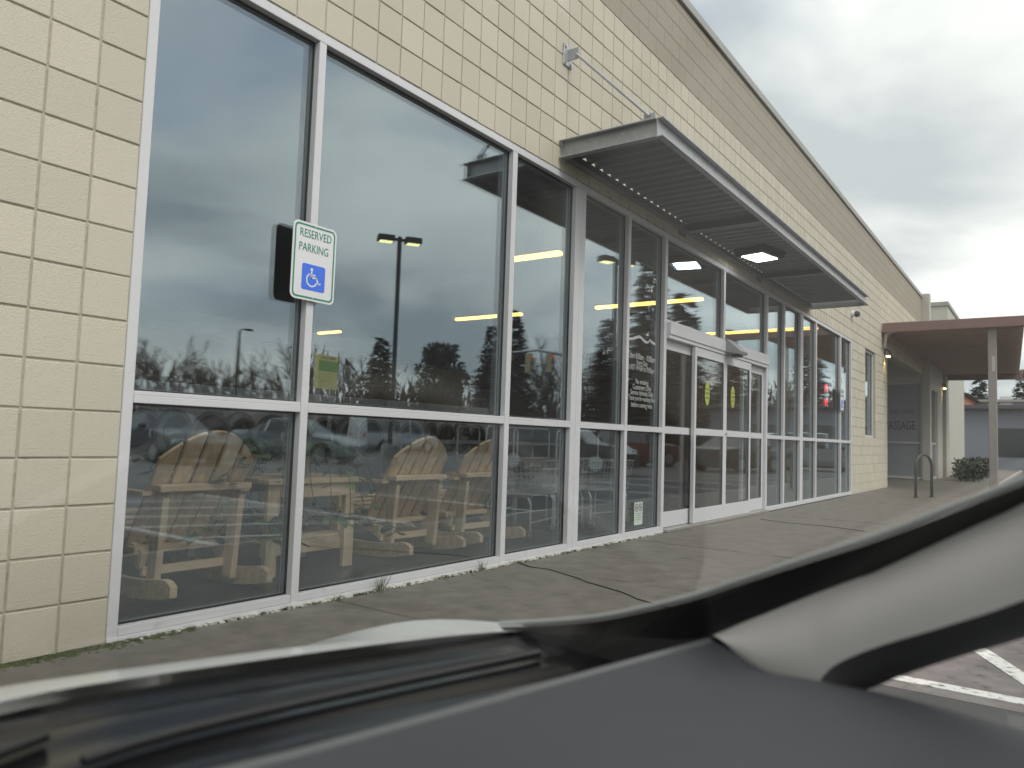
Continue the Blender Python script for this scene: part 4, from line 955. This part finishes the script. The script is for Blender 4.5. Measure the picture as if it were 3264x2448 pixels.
# ---- pylon sign, street lamp, traffic signal
b = mirror_at(40.2, 46); zb = CP.z+0.053*46; zt = CP.z+0.097*46
pyl = empty('pylon_sign', (b.x, b.y, LOT), math.radians(172), 'yellow green pylon sign reading checks cashed across the lot', 'sign')
wS = 1.75; yel = mat('faded_yellow_panel', (0.60, 0.55, 0.26), 0.6, emit=(0.6, 0.52, 0.2), estr=0.35); grn = mat('sign_panel_green', (0.20, 0.38, 0.08), 0.6, emit=(0.2, 0.38, 0.08), estr=0.3)  # faint glow added to brighten panels that only the sky lights
hS = zt-zb; z0 = zb-LOT
MB().box(-wS/2, wS/2, -0.15, 0.15, z0, z0+hS, 0.02).build('cabinet', yel, pyl)
MB().box(-wS/2+0.05, wS/2-0.05, -0.165, -0.151, z0+hS*0.52, z0+hS*0.83).build('green_panel', grn, pyl)
def pyl_text(t, sz, zf, m, xs=0.9): text_mesh(t, sz, 'lettering', m, pyl, wall_mx(0.0, -0.167, z0+hS*zf), extrude=0.002, xs=xs)
pyl_text('CHECKS', 0.32, 0.75, MATS['white_vinyl']); pyl_text('CASHED', 0.32, 0.60, MATS['white_vinyl'])
pyl_text('PAYDAY LOANS', 0.20, 0.91, dkt, 0.8)
for i in range(6): MB().box(-wS/2+0.08, wS/2-0.08, -0.16, -0.151, z0+hS*(0.06+0.075*i), z0+hS*(0.065+0.075*i)).build('panel_joint', dkt, pyl)
for s_ in (-0.6, 0.6): MB().box(s_-0.1, s_+0.1, -0.1, 0.1, 0, z0, 0.01).build('post', MATS['post_paint'], pyl)
sigy = mat('signal_yellow', (0.42, 0.36, 0.20), 0.6); gst = mat('mast_steel', (0.33, 0.34, 0.35), 0.45, metal=0.5); off = mat('dark_lens', (0.02, 0.02, 0.02), 0.3); redl = mat('red_signal_lens', (0.6, 0.05, 0.03), 0.4, emit=(1, 0.08, 0.03), estr=0.5)
b = mirror_at(58.6, 40); e_ = mirror_at(53.6, 42)
ts = empty('traffic_signal', (b.x, b.y, LOT), 0, 'steel traffic signal mast with hanging yellow signal heads over the street', 'traffic signal')
rel = Vector((e_.x-b.x, e_.y-b.y, 0))
MB().tube([(0, 0, 0), (0, 0, 6.2)], [0.14, 0.10], 12).build('mast', gst, ts)
MB().tube([(0, 0, 5.55), tuple(rel*0.5+Vector((0, 0, 5.9))), tuple(rel+Vector((0, 0, 5.8)))], [0.09, 0.07, 0.045], 10).build('mast_arm', gst, ts)
for f_ in (0.30, 0.62, 0.95):
    p = rel*f_+Vector((0, 0, 5.2)); u = rel.normalized()
    hd_ = MB().obox(p, u, Vector((-u.y, u.x, 0)), Vector((0, 0, 1)), 0.17, 0.13, 0.52).build('signal_head', sigy, ts)
    for i in (-1, 0, 1):
        q = p+Vector((0, 0.0, 0.33*i))+Vector((-u.y, u.x, 0))*0.0
        MB().lathe([(0.10, 0.20), (0.12, 0.13), (0.0, 0.13)], 14, q, 'Y').build('lens', redl if i == 1 else off, hd_)
b = mirror_at(34.0, 48)
sl = empty('street_lamp', (b.x, b.y, LOT), 0, 'single armed street lamp mast rising from the bare thicket', 'street lamp')
MB().tube([(0, 0, 0), (0, 0, 4.2), (0, 0, 7.0)], [0.16, 0.13, 0.06], 12).build('mast', dpole, sl); MB().tube([(0, 0, 6.9), (0.1, 0, 7.1), (0.5, 0, 7.15)], 0.04, 8).build('arm', dpole, sl); MB().box(0.4, 0.9, -0.12, 0.12, 7.08, 7.2, 0.03).build('lamp_head', dpole, sl)

# ---- vehicles
tyre = mat('tyre_rubber', (0.02, 0.02, 0.021), 0.8); rim = mat('alloy_rim', (0.45, 0.46, 0.47), 0.3, metal=0.8); cgls = mat('car_window', (0.02, 0.024, 0.027), 0.06, spec=0.9); trimk = mat('black_trim', (0.02, 0.02, 0.02), 0.6)
hlm = mat('headlight_lens', (0.65, 0.66, 0.68), 0.15); tlm = mat('tail_light_lens', (0.40, 0.02, 0.02), 0.2)
SPEC = {   # stations: x, belt z, top z, half width belt, half width top, cabin?
 'van': (5.3, 0.98, [(-2.65, 1.05, 1.95, .93, .80, 1), (-2.5, 1.08, 2.0, .97, .84, 1), (-1.2, 1.10, 2.04, .98, .84, 1), (0.2, 1.10, 2.04, .98, .84, 1), (1.0, 1.08, 1.98, .97, .80, 1), (1.65, 1.06, 1.12, .95, .90, 0), (2.35, 0.92, 0.95, .88, .8, 0), (2.62, 0.62, 0.66, .75, .7, 0)]),
 'sedan': (4.6, 0.88, [(-2.3, 0.82, 0.88, .78, .72, 0), (-2.1, 0.92, 0.96, .86, .80, 0), (-1.45, 0.95, 1.0, .89, .82, 0), (-0.75, 0.95, 1.40, .90, .62, 1), (0.25, 0.94, 1.44, .90, .63, 1), (1.05, 0.92, 0.98, .89, .80, 0), (1.95, 0.80, 0.84, .85, .72, 0), (2.27, 0.58, 0.62, .74, .66, 0)]),
 'suv': (4.7, 0.95, [(-2.32, 1.0, 1.55, .86, .66, 1), (-2.1, 1.03, 1.70, .92, .70, 1), (-0.8, 1.04, 1.76, .93, .71, 1), (0.3, 1.03, 1.74, .93, .70, 1), (1.05, 1.0, 1.07, .92, .82, 0), (1.95, 0.93, 0.97, .88, .76, 0), (2.30, 0.66, 0.70, .8, .72, 0)]),
 'pickup': (5.5, 0.98, [(-2.75, 1.05, 1.06, .92, .90, 0), (-0.95, 1.05, 1.06, .94, .92, 0), (-0.75, 1.05, 1.75, .94, .72, 1), (0.45, 1.04, 1.78, .94, .72, 1), (1.15, 1.02, 1.10, .93, .84, 0), (2.3, 0.98, 1.02, .90, .80, 0), (2.70, 0.72, 0.76, .84, .78, 0)])}
def car(kind, loc, rz, colr, label):
    L_, zb_, st = SPEC[kind]; cm = mat('paint_'+label[:14], colr, 0.25, coat=0.6, spec=0.5)
    r = empty({'van': 'delivery_van', 'sedan': 'sedan_car', 'suv': 'suv_car', 'pickup': 'pickup_truck'}[kind], loc, rz, label, {'van': 'van', 'sedan': 'car', 'suv': 'car', 'pickup': 'truck'}[kind], 'vehicles in the lot and street')
    body = MB(); gls = MB(); zl = 0.24
    rings = []
    for (x, zb, zt, wb_, wt, cb) in st:
        rings.append([(x, -wb_*0.90, zl), (x, -wb_*1.0, zl+0.22), (x, -wb_*1.0, (zb+zl)/2+0.12), (x, -wb_, zb), (x, -wt, zt-0.03), (x, -wt*0.82, zt), (x, wt*0.82, zt), (x, wt, zt-0.03), (x, wb_, zb), (x, wb_*1.0, (zb+zl)/2+0.12), (x, wb_*1.0, zl+0.22), (x, wb_*0.90, zl)])
    for i in range(len(rings)-1):
        cab = st[i][5] or st[i+1][5]
        for k in range(12):
            a, b_ = k, (k+1) % 12
            q = [rings[i][a], rings[i][b_], rings[i+1][b_], rings[i+1][a]]
            side = k in (3, 7); top = k in (4, 5, 6); steep = abs(st[i][2]-st[i+1][2]) > 0.25
            if (side and cab and not (kind == 'pickup' and i == 0)) or (top and steep):
                gls.add(q, [(0, 1, 2, 3)])
            else: body.add(q, [(0, 1, 2, 3)])
    body.add(rings[0], [tuple(range(12))]); body.add(rings[-1], [tuple(range(12))])
    body.build('body', cm, r, smooth=35); gls.build('windows', cgls, r)
    pl = MB()
    for x in ((-0.75, 0.2) if kind != 'van' else (-1.0, 0.3)):
        for s_ in (-1, 1):
            MB().bar((x, s_*(st[3][3]+0.004), st[3][1]), (x, s_*(st[3][4]+0.006), st[3][2]-0.03), 0.10, 0.012, (1, 0, 0)).build('pillar', cm, r)
    wr = 0.33 if kind in ('sedan', 'van') else 0.37
    for x in (-L_*0.29, L_*0.305):
        for s_ in (-1, 1):
            o = MB().lathe([(wr*0.62, -0.11), (wr*0.96, -0.11), (wr, -0.08), (wr, 0.08), (wr*0.96, 0.11), (wr*0.62, 0.11)], 24, (x, s_*(st[2][3]-0.08), wr), 'Y').build('wheel', tyre, r, smooth=40)
            q = MB().lathe([(0.0, s_*0.105), (wr*0.15, s_*0.112), (wr*0.6, s_*0.10), (wr*0.64, s_*0.115)], 24, (x, s_*(st[2][3]-0.08), wr), 'Y')
            q.build('rim', rim, o, smooth=40)
            MB().lathe([(wr*1.12, s_*0.0), (wr*1.12, s_*0.06)], 24, (x, s_*(st[2][3]-0.045), wr), 'Y').build('wheel_arch', trimk, r)
    xe = st[-1][0]; xr = st[0][0]
    for s_ in (-1, 1):
        MB().box(xe-0.28, xe-0.06, s_*0.62-0.16, s_*0.62+0.16, st[-2][1]-0.24, st[-2][1]-0.10, 0.02).build('headlight', hlm, r)
        MB().box(xr-0.02, xr+0.06, s_*0.68-0.10, s_*0.68+0.10, st[0][1]-0.22, st[0][1]-0.02, 0.01).build('tail_light', tlm, r)
        MB().box(0.75, 0.93, s_*(st[3][3]+0.02)-0.0+(-0.16 if s_ < 0 else 0), s_*(st[3][3]+0.02)+(0 if s_ < 0 else 0.16), st[3][1]+0.0, st[3][1]+0.14, 0.02).build('wing_mirror', trimk, r)
    MB().box(-L_*0.42, L_*0.42, -0.7, 0.7, 0.16, 0.26).build('underbody', trimk, r)
    return r
def mcar(kind, az, dist, rz, colr, label):
    b = mirror_at(az, dist); return car(kind, (b.x, b.y, LOT+0.004), math.radians(rz), colr, label)
mcar('van', 45.6, 44, 8, (0.62, 0.63, 0.64), 'white van on the street behind the parking light')
mcar('sedan', 38.5, 27, 70, (0.34, 0.36, 0.38), 'silver sedan parked across the aisle')
mcar('sedan', 29.5, 24, 95, (0.03, 0.032, 0.036), 'black sedan parked nearest the bare thicket')
mcar('pickup', 63.0, 34, 25, (0.17, 0.05, 0.04), 'red pickup truck before the tallest fir')
mcar('suv', 58.5, 25, 80, (0.06, 0.065, 0.07), 'charcoal SUV parked across from the doors')
mcar('sedan', 71.0, 32, 12, (0.035, 0.04, 0.045), 'dark hatchback turning beyond the doors')
mcar('suv', 76.5, 38, 60, (0.35, 0.36, 0.37), 'pale SUV parked near the carport side')
mcar('sedan', 24.0, 46, 4, (0.18, 0.19, 0.21), 'grey sedan driving on the street')

# ---- right-hand far trees and planting
for X, Y, h, k, lb in ((92, 2.6, 9.3, 0, 'dark fir behind the white building roof'), (98, -1.2, 10.6, 1, 'broad dark fir behind the carport post'), (96, -6.5, 11.5, 2, 'dark fir beyond the end of the white building'), (104, 5.5, 8.8, 0, 'distant fir behind the orange building')):
    tree('fir%d' % k, 'fir_tree', (X, Y, LOT), h/(10, 12, 14)[k]*1.0, X, lb, 'firs beyond the carport')
hm = MB(); rnd = random.Random(12)
for i in range(2600):
    x = rnd.uniform(0, 8.5); y = rnd.uniform(-0.45, 0.4); z = rnd.uniform(0.05, 0.62+0.12*math.sin(x*2.1))
    d = Vector((rnd.gauss(0, 1), rnd.gauss(0, 1), rnd.gauss(0.3, 1))).normalized()*0.11; s_ = d.orthogonal().normalized()*0.04; p = Vector((x, y, z))
    hm.add([p-s_, p+d*.5+s_, p+d, p+d*.5-s_], [(0, 1, 2, 3)])
hg = empty('hedge', (26.6, -1.15, 0), 0, 'low dark clipped hedge along the clinic front', 'hedge')
hm.build('foliage', mat('hedge_leaf', (0.03, 0.045, 0.025), 0.7, island=0.5), hg, fix=False, kind='stuff')
MB().tube([(0.2, 0, 0), (8.2, 0, 0.06)], 0.03, 6).build('stem', bark, hg)
# weeds and moss at the foot of the storefront
wm = mat('weed_green', (0.10, 0.13, 0.05), 0.8, island=0.3)
for i, (x, n_, h_) in enumerate(((1.62, 26, 0.13), (2.62, 18, 0.10), (1.28, 10, 0.04), (3.02, 10, 0.035), (2.2, 8, 0.03))):
    t = MB(); rnd = random.Random(i)
    for k in range(n_):
        a = rnd.uniform(0, 2*PI); p = Vector((rnd.uniform(-.03, .03), rnd.uniform(-.015, .015), 0)); d = Vector((math.cos(a)*0.5, math.sin(a)*0.3-0.2, 1))*h_*rnd.uniform(.5, 1); s_ = Vector((0.0022, 0, 0))
        t.add([p-s_, p+s_, p+d*.6+s_*.7, p+d, p+d*.6-s_*.7], [(0, 1, 2, 3, 4)])
    o = t.build('weed_tuft', wm, fix=False); o.location = (x, -0.035, 0.0)
    tag(o, ['tallest dry grass tuft at the sill below the plant table', 'small leafy weed at the sill below the middle chair', 'tiny weed by the first mullion foot', 'tiny weed by the pavement joint at the sill', 'tiny weed between the grass tuft and leafy weed'][i], 'weed', 'weeds at the foot of the storefront')
moss = mat('moss', (0.055, 0.07, 0.02), 0.95, island=0.35)
mo = MB(); rnd = random.Random(2)
for i in range(1500):
    x = rnd.uniform(-2.2, 0.4) if rnd.random() < 0.85 else rnd.uniform(0.9, 6); y = -abs(rnd.gauss(0, 0.035))-0.002; s_ = rnd.uniform(0.004, 0.012); hh = rnd.uniform(0.003, 0.011)*max(0.3, 1+y*8)
    mo.add([(x-s_, y-s_, 0), (x+s_, y-s_, 0), (x+s_, y+s_, 0), (x-s_, y+s_, 0), (x, y, hh)], [(0, 1, 4), (1, 2, 4), (2, 3, 4), (3, 0, 4)])
o = mo.build('moss', moss, fix=False); o['kind'] = 'stuff'
# ------------------------------------------------------------------ the car the picture is taken from, parked nose to the kerb
car_r = empty('parked_car', (-1.33, -3.9, LOT), 0, 'white car parked nose to the kerb, seen from its own driving seat', 'car')
CO2 = Vector((-1.33, -3.9, LOT)); XC = -1.33
def cput(mb, name, m, par=None, smooth=40, fix=True):
    mb.v = [tuple(Vector(v)-CO2) for v in mb.v]
    return mb.build(name, m, par or car_r, smooth=smooth, fix=fix)
cpaint = mat('white_car_paint', (0.78, 0.80, 0.80), 0.3, coat=0.4); blk = mat('black_cowl_plastic', (0.012, 0.012, 0.013), 0.45, var=0.2, vscale=20); frit = mat('black_frit', (0.006, 0.006, 0.007), 0.5)
dashm = mat('dash_vinyl', (0.044, 0.047, 0.056), 0.5, var=0.2, vscale=4, bump=0.35, bscale=700); trimg = mat('grey_pillar_trim', (0.44, 0.43, 0.425), 0.75, bump=0.2, bscale=900); seal = mat('rubber_seal', (0.015, 0.015, 0.016), 0.7)
def WS(s, t, off=0.0):
    p = Vector((XC+s*(0.68-0.10*t), -2.42-0.29*s*s-t, 0.596+0.56*t-0.05*max(0, t-0.9)**2))
    return p+Vector((0, -0.40, 0.91))*(-off)*-1
ws = MB().sheet(lambda u, v: WS(-1+2*u, -0.03+1.48*v), 40, 30)
cput(ws, 'windshield', glass('windshield_glass', (0.93, 0.955, 0.95), 0.075, 5.0), fix=False)
def band(f0, f1, n, off): # strip between two (s,t) curves just under the glass
    return MB().sheet(lambda u, v: WS(*[a+(b-a)*v for a, b in zip(f0(u), f1(u))], off=off), n, 2)
# outer moulding along the visible glass edge, slightly proud
EDGE = [onp(x, y, 0, X) for x, y, X in ((1080, 1347, -.65), (1218, 1340, -.65), (1326, 1327, -.66), (1490, 1289, -.673), (1592, 1255, -.68), (1771, 1197, -.691), (1899, 1156, -.699), (2052, 1097, -.706), (2212, 1035, -.713), (2450, 935, -.722))]+[Vector((XC+0.60, -3.75, 1.165)), Vector((XC+0.575, -3.95, 1.27))]
def dens(P, k=6):
    out = []
    n = len(P)
    for i in range(n-1):
        p0, p1, p2, p3 = P[max(0, i-1)], P[i], P[i+1], P[min(n-1, i+2)]
        for j in range(k):
            t = j/k; out.append(0.5*((2*p1)+(p2-p0)*t+(2*p0-5*p1+4*p2-p3)*t*t+(3*p1-p0-3*p2+p3)*t**3))
    out.append(P[-1]); return out
def mir(P): return [Vector((2*XC-p.x, p.y, p.z)) for p in P]
ED = dens(EDGE)
for E_ in (ED, mir(ED)):
    cput(MB().tube(E_, 0.0045, 8), 'edge_moulding', mat('pale_moulding', (0.33, 0.35, 0.35), 0.4))
# bonnet
def hood_rear(s): return -2.42-0.31*(math.sqrt(s*s+0.01)-0.1)
def hood(u, v):
    s = -1+2*u; y0 = hood_rear(s); y = y0+(-1.38-0.10*s*s-y0)*v**1.6
    d = y-y0
    z = 0.655-0.10*min(d, 0.24)-0.6*min(d, 0.24)**2-0.36*max(0, d-0.24)-0.035*abs(s)**6
    return Vector((XC+s*(0.82-0.07*v), y, z))
hd_ = MB().sheet(hood, 40, 30); cput(hd_, 'bonnet', cpaint)
# cowl
def cowl(u, v):
    q = -1+2*u; e = max(0, abs(q)-0.78)/0.22
    return Vector((XC+q*0.83, hood_rear(q*0.97)+0.004-0.31*v, 0.640-0.004*e-0.016*v+0.0012*math.sin(v*26)))
cput(MB().sheet(cowl, 40, 40), 'cowl_panel', mat('glossy_black_cowl', (0.006, 0.006, 0.007), 0.2, spec=0.45, var=0.3, vscale=8))
for (u0, u1, v0, v1) in ((0.10, 0.50, 0.55, 0.35), (0.50, 0.86, 0.60, 0.42)):
    pts = [cowl(u0+(u1-u0)*k/12, v0+(v1-v0)*k/12)+Vector((0, 0, 0.009)) for k in range(13)]
    cput(MB().tube(pts, 0.006, 6), 'wiper_blade', blk)
# dashboard
def dash(u, v):
    x = -2.02+1.37*u; yf = (-2.836-0.137*((x+1.284)/0.615)) if x > -1.284 else -2.836+0.35*(-1.284-x)*max(0.0, 1-(-1.284-x)/0.9)
    y = yf+(-3.62-yf)*v
    z = 0.690+0.012*math.sin(min(1, v*1.6)*PI)
    e = max(0, (x+0.90)/0.25); q = min(1, v/0.16); z -= 0.040*e*e*q*q*(3-2*q)
    if v < 0.03: z -= 0.0
    if v > 0.9: z -= (v-0.9)**2*14
    return Vector((x, y, z))
ds = MB().sheet(dash, 50, 40)
cput(ds, 'dashboard', dashm)
lip = [dash(u/40, 0)+Vector((0, 0.0, -0.006)) for u in range(41)]
cput(MB().tube(lip, 0.010, 8), 'dash_edge', mat('dash_edge_trim', (0.09, 0.093, 0.097), 0.4))
cput(MB().sheet(lambda u, v: dash(u, 0)+Vector((0, 0.008, -0.012-0.09*v)), 40, 2), 'dash_front', seal)
# dark liner that closes the corner under the pillar foot
cput(MB().sheet(lambda u, v: (-1.95+1.42*u, -2.735-0.58*v, 0.628-0.012*v), 16, 8), 'corner_liner', seal)
# passenger pillar trim
TT = [(1531, 1376, -.655), (1548, 1369, -.656), (1570, 1360, -.657), (1600, 1347, -.658), (1650, 1327, -.66), (1745, 1289, -.664), (1800, 1268, -.666), (1850, 1250, -.668), (1899, 1232, -.67), (2052, 1161, -.68), (2212, 1089, -.69), (2600, 915, -.72)]
MM = [(1561, 1378, -.662), (1582, 1406, -.668), (1607, 1434, -.674), (1643, 1457, -.68), (1694, 1475, -.684), (1766, 1484, -.69), (1776, 1463, -.692), (1812, 1432, -.695), (1899, 1396, -.70), (2052, 1350, -.71), (2212, 1296, -.72), (2600, 1135, -.75)]
LL = [(1769, 1485, -.68), (1800, 1490, -.66), (1878, 1487, -.62), (1945, 1460, -.60), (2052, 1422, -.60), (2212, 1376, -.605), (2600, 1265, -.63)]
T3 = [onp(x, y, 0, X) for x, y, X in TT]; M3 = [onp(x, y, 0, X) for x, y, X in MM]; L3 = [onp(x, y, 0, X) for x, y, X in LL]
T3.append(Vector((XC+0.55, -3.98, 1.235))); M3.append(Vector((XC+0.535, -4.0, 1.19))); L3.append(Vector((XC+0.60, -4.05, 1.15)))
def loft(A, B_, n=8, bulge=None):
    m = MB(); k = len(A)
    for i in range(k):
        for j in range(n+1):
            t = j/n; p = A[i].lerp(B_[i], t)
            if bulge is not None: p = p+bulge*math.sin(t*PI)
            m.v.append(p)
    m.f = [(i*(n+1)+j, (i+1)*(n+1)+j, (i+1)*(n+1)+j+1, i*(n+1)+j+1) for i in range(k-1) for j in range(n)]
    return m
Td, Md = dens(T3), dens(M3); Ld = dens(L3)
face = loft(Td, Md, 10, Vector((-0.012, 0, 0.006)))
tr_o = cput(face, 'pillar_trim', trimg, smooth=80)
cput(loft(Md[-len(Ld):], Ld, 10, Vector((-0.006, -0.008, -0.01))), 'pillar_side', mat('shaded_pillar_trim', (0.055, 0.055, 0.056), 0.75), tr_o, smooth=80)  # same trim turned from the windshield, its shade put into a dark colour
# dark channel between glass edge and trim
def resample(P, n):
    L = [0]
    for a_, b_ in zip(P[:-1], P[1:]): L.append(L[-1]+(b_-a_).length)
    out = []
    for k in range(n):
        t = L[-1]*k/(n-1); i = max(j for j in range(len(L)) if L[j] <= t+1e-9); i = min(i, len(P)-2)
        out.append(P[i].lerp(P[i+1], (t-L[i])/max(1e-9, L[i+1]-L[i])))
    return out
Tl = [ED[0]+Vector((0, -0.02, -0.014)), Vector((-0.66, -2.84, 0.672)), Vector((-0.655, -2.93, 0.680))]+Td
chn = loft(resample([p+Vector((0, 0, -0.006)) for p in ED], 50), resample(Tl, 50), 6)
cput(chn, 'pillar_channel', mat('gloss_black_channel', (0.010, 0.010, 0.011), 0.3), smooth=80)
sk = resample(Tl, 50)[:26]
cput(loft(sk, [p+Vector((0.0, 0.004, -0.085)) for p in sk], 3), 'channel_skirt', seal, smooth=80)
# mirrored driver side pillar, simple
cput(loft(mir(Td), mir(Md), 8), 'pillar_trim', trimg, smooth=80); cput(loft(mir(Md[-len(Ld):]), mir(Ld), 8), 'pillar_side', MATS['shaded_pillar_trim'], smooth=80)
# roof, doors, side glass, body
cput(MB().sheet(lambda u, v: (XC+(-1+2*u)*(0.60-0.02*v), -3.93-1.75*v, 1.285+0.05*math.sin(v*PI)-0.02*(2*u-1)**4+0.0), 16, 12), 'headliner', mat('headliner_grey', (0.30, 0.30, 0.295), 0.9))
cput(MB().sheet(lambda u, v: (XC+(-1+2*u)*(0.63-0.02*v), -3.90-1.80*v, 1.315+0.05*math.sin(v*PI)-0.03*(2*u-1)**4), 16, 12), 'roof', cpaint)
sgl = glass('side_glass', (0.9, 0.94, 0.93), 0.075, 5.0)
for s_ in (-1, 1):
    X = lambda x: XC+s_*x
    dr_ = cput(MB().box(min(X(0.72), X(0.86)), max(X(0.72), X(0.86)), -5.6, -3.02, 0.05, 0.60, 0.02), 'door', cpaint)
    cput(MB().box(min(X(0.68), X(0.719)), max(X(0.68), X(0.719)), -5.6, -3.05, 0.1, 0.595, 0.01), 'door_card', mat('door_card', (0.07, 0.07, 0.075), 0.8), dr_)
    cput(MB().add([(X(0.79), -3.15, 0.60), (X(0.79), -5.3, 0.62), (X(0.62), -5.2, 1.28), (X(0.62), -4.05, 1.26)], [(0, 1, 2, 3)]), 'door_glass', sgl, dr_, fix=False)
    cput(MB().sheet(lambda u, v: (X(0.80-0.07*u+0.055*math.sin(v*PI/2)), -2.66+1.15*u, hood(1.0 if s_ > 0 else 0.0, max(0, min(1, u*0.95))).z-0.5*v**1.5), 20, 8), 'front_wing', cpaint)
    for yy in (-2.12, -4.75):
        wv = cput(MB().lathe([(0.2, -0.1), (0.30, -0.1), (0.315, -0.07), (0.315, 0.07), (0.30, 0.1), (0.2, 0.1)], 24, (X(0.76), yy, LOT+0.316), 'X'), 'wheel', tyre)
        cput(MB().lathe([(0.0, s_*0.09), (0.19, s_*0.085), (0.2, s_*0.1)], 20, (X(0.76), yy, LOT+0.316), 'X'), 'rim', rim, wv)
    cput(MB().box(min(X(0.52), X(0.76)), max(X(0.52), X(0.76)), -1.48, -1.36, 0.20, 0.32, 0.03), 'headlight', hlm)
cput(MB().box(XC-0.78, XC+0.78, -1.45, -1.25, LOT+0.18, 0.20, 0.05), 'bumper', cpaint)
cput(MB().box(XC-0.5, XC+0.5, -1.255, -1.243, 0.0, 0.12, 0.004), 'grille', blk)
cput(MB().box(XC-0.8, XC+0.8, -6.0, -5.62, 0.0, 0.65, 0.08), 'tail_panel', cpaint)
cput(MB().box(XC-0.7, XC+0.7, -5.6, -2.6, LOT+0.16, LOT+0.22), 'floor_pan', seal)
st_ = mat('seat_cloth', (0.10, 0.10, 0.105), 0.9)
for sx_ in (-0.36, 0.36):
    so2 = cput(MB().box(XC+sx_-0.24, XC+sx_+0.24, -4.65, -4.12, 0.18, 0.34, 0.05), 'seat', st_)
    cput(MB().bar((XC+sx_, -4.66, 0.3), (XC+sx_, -4.92, 0.98), 0.46, 0.12, (1, 0, 0)), 'backrest', st_, so2)
cput(MB().tube([(XC-0.37+0.18*math.cos(a*PI/12), -3.82+0.07*math.sin(a*PI/12), 0.62+0.17*math.sin(a*PI/12)) for a in range(24)], 0.014, 8, close=True), 'steering_wheel', blk)
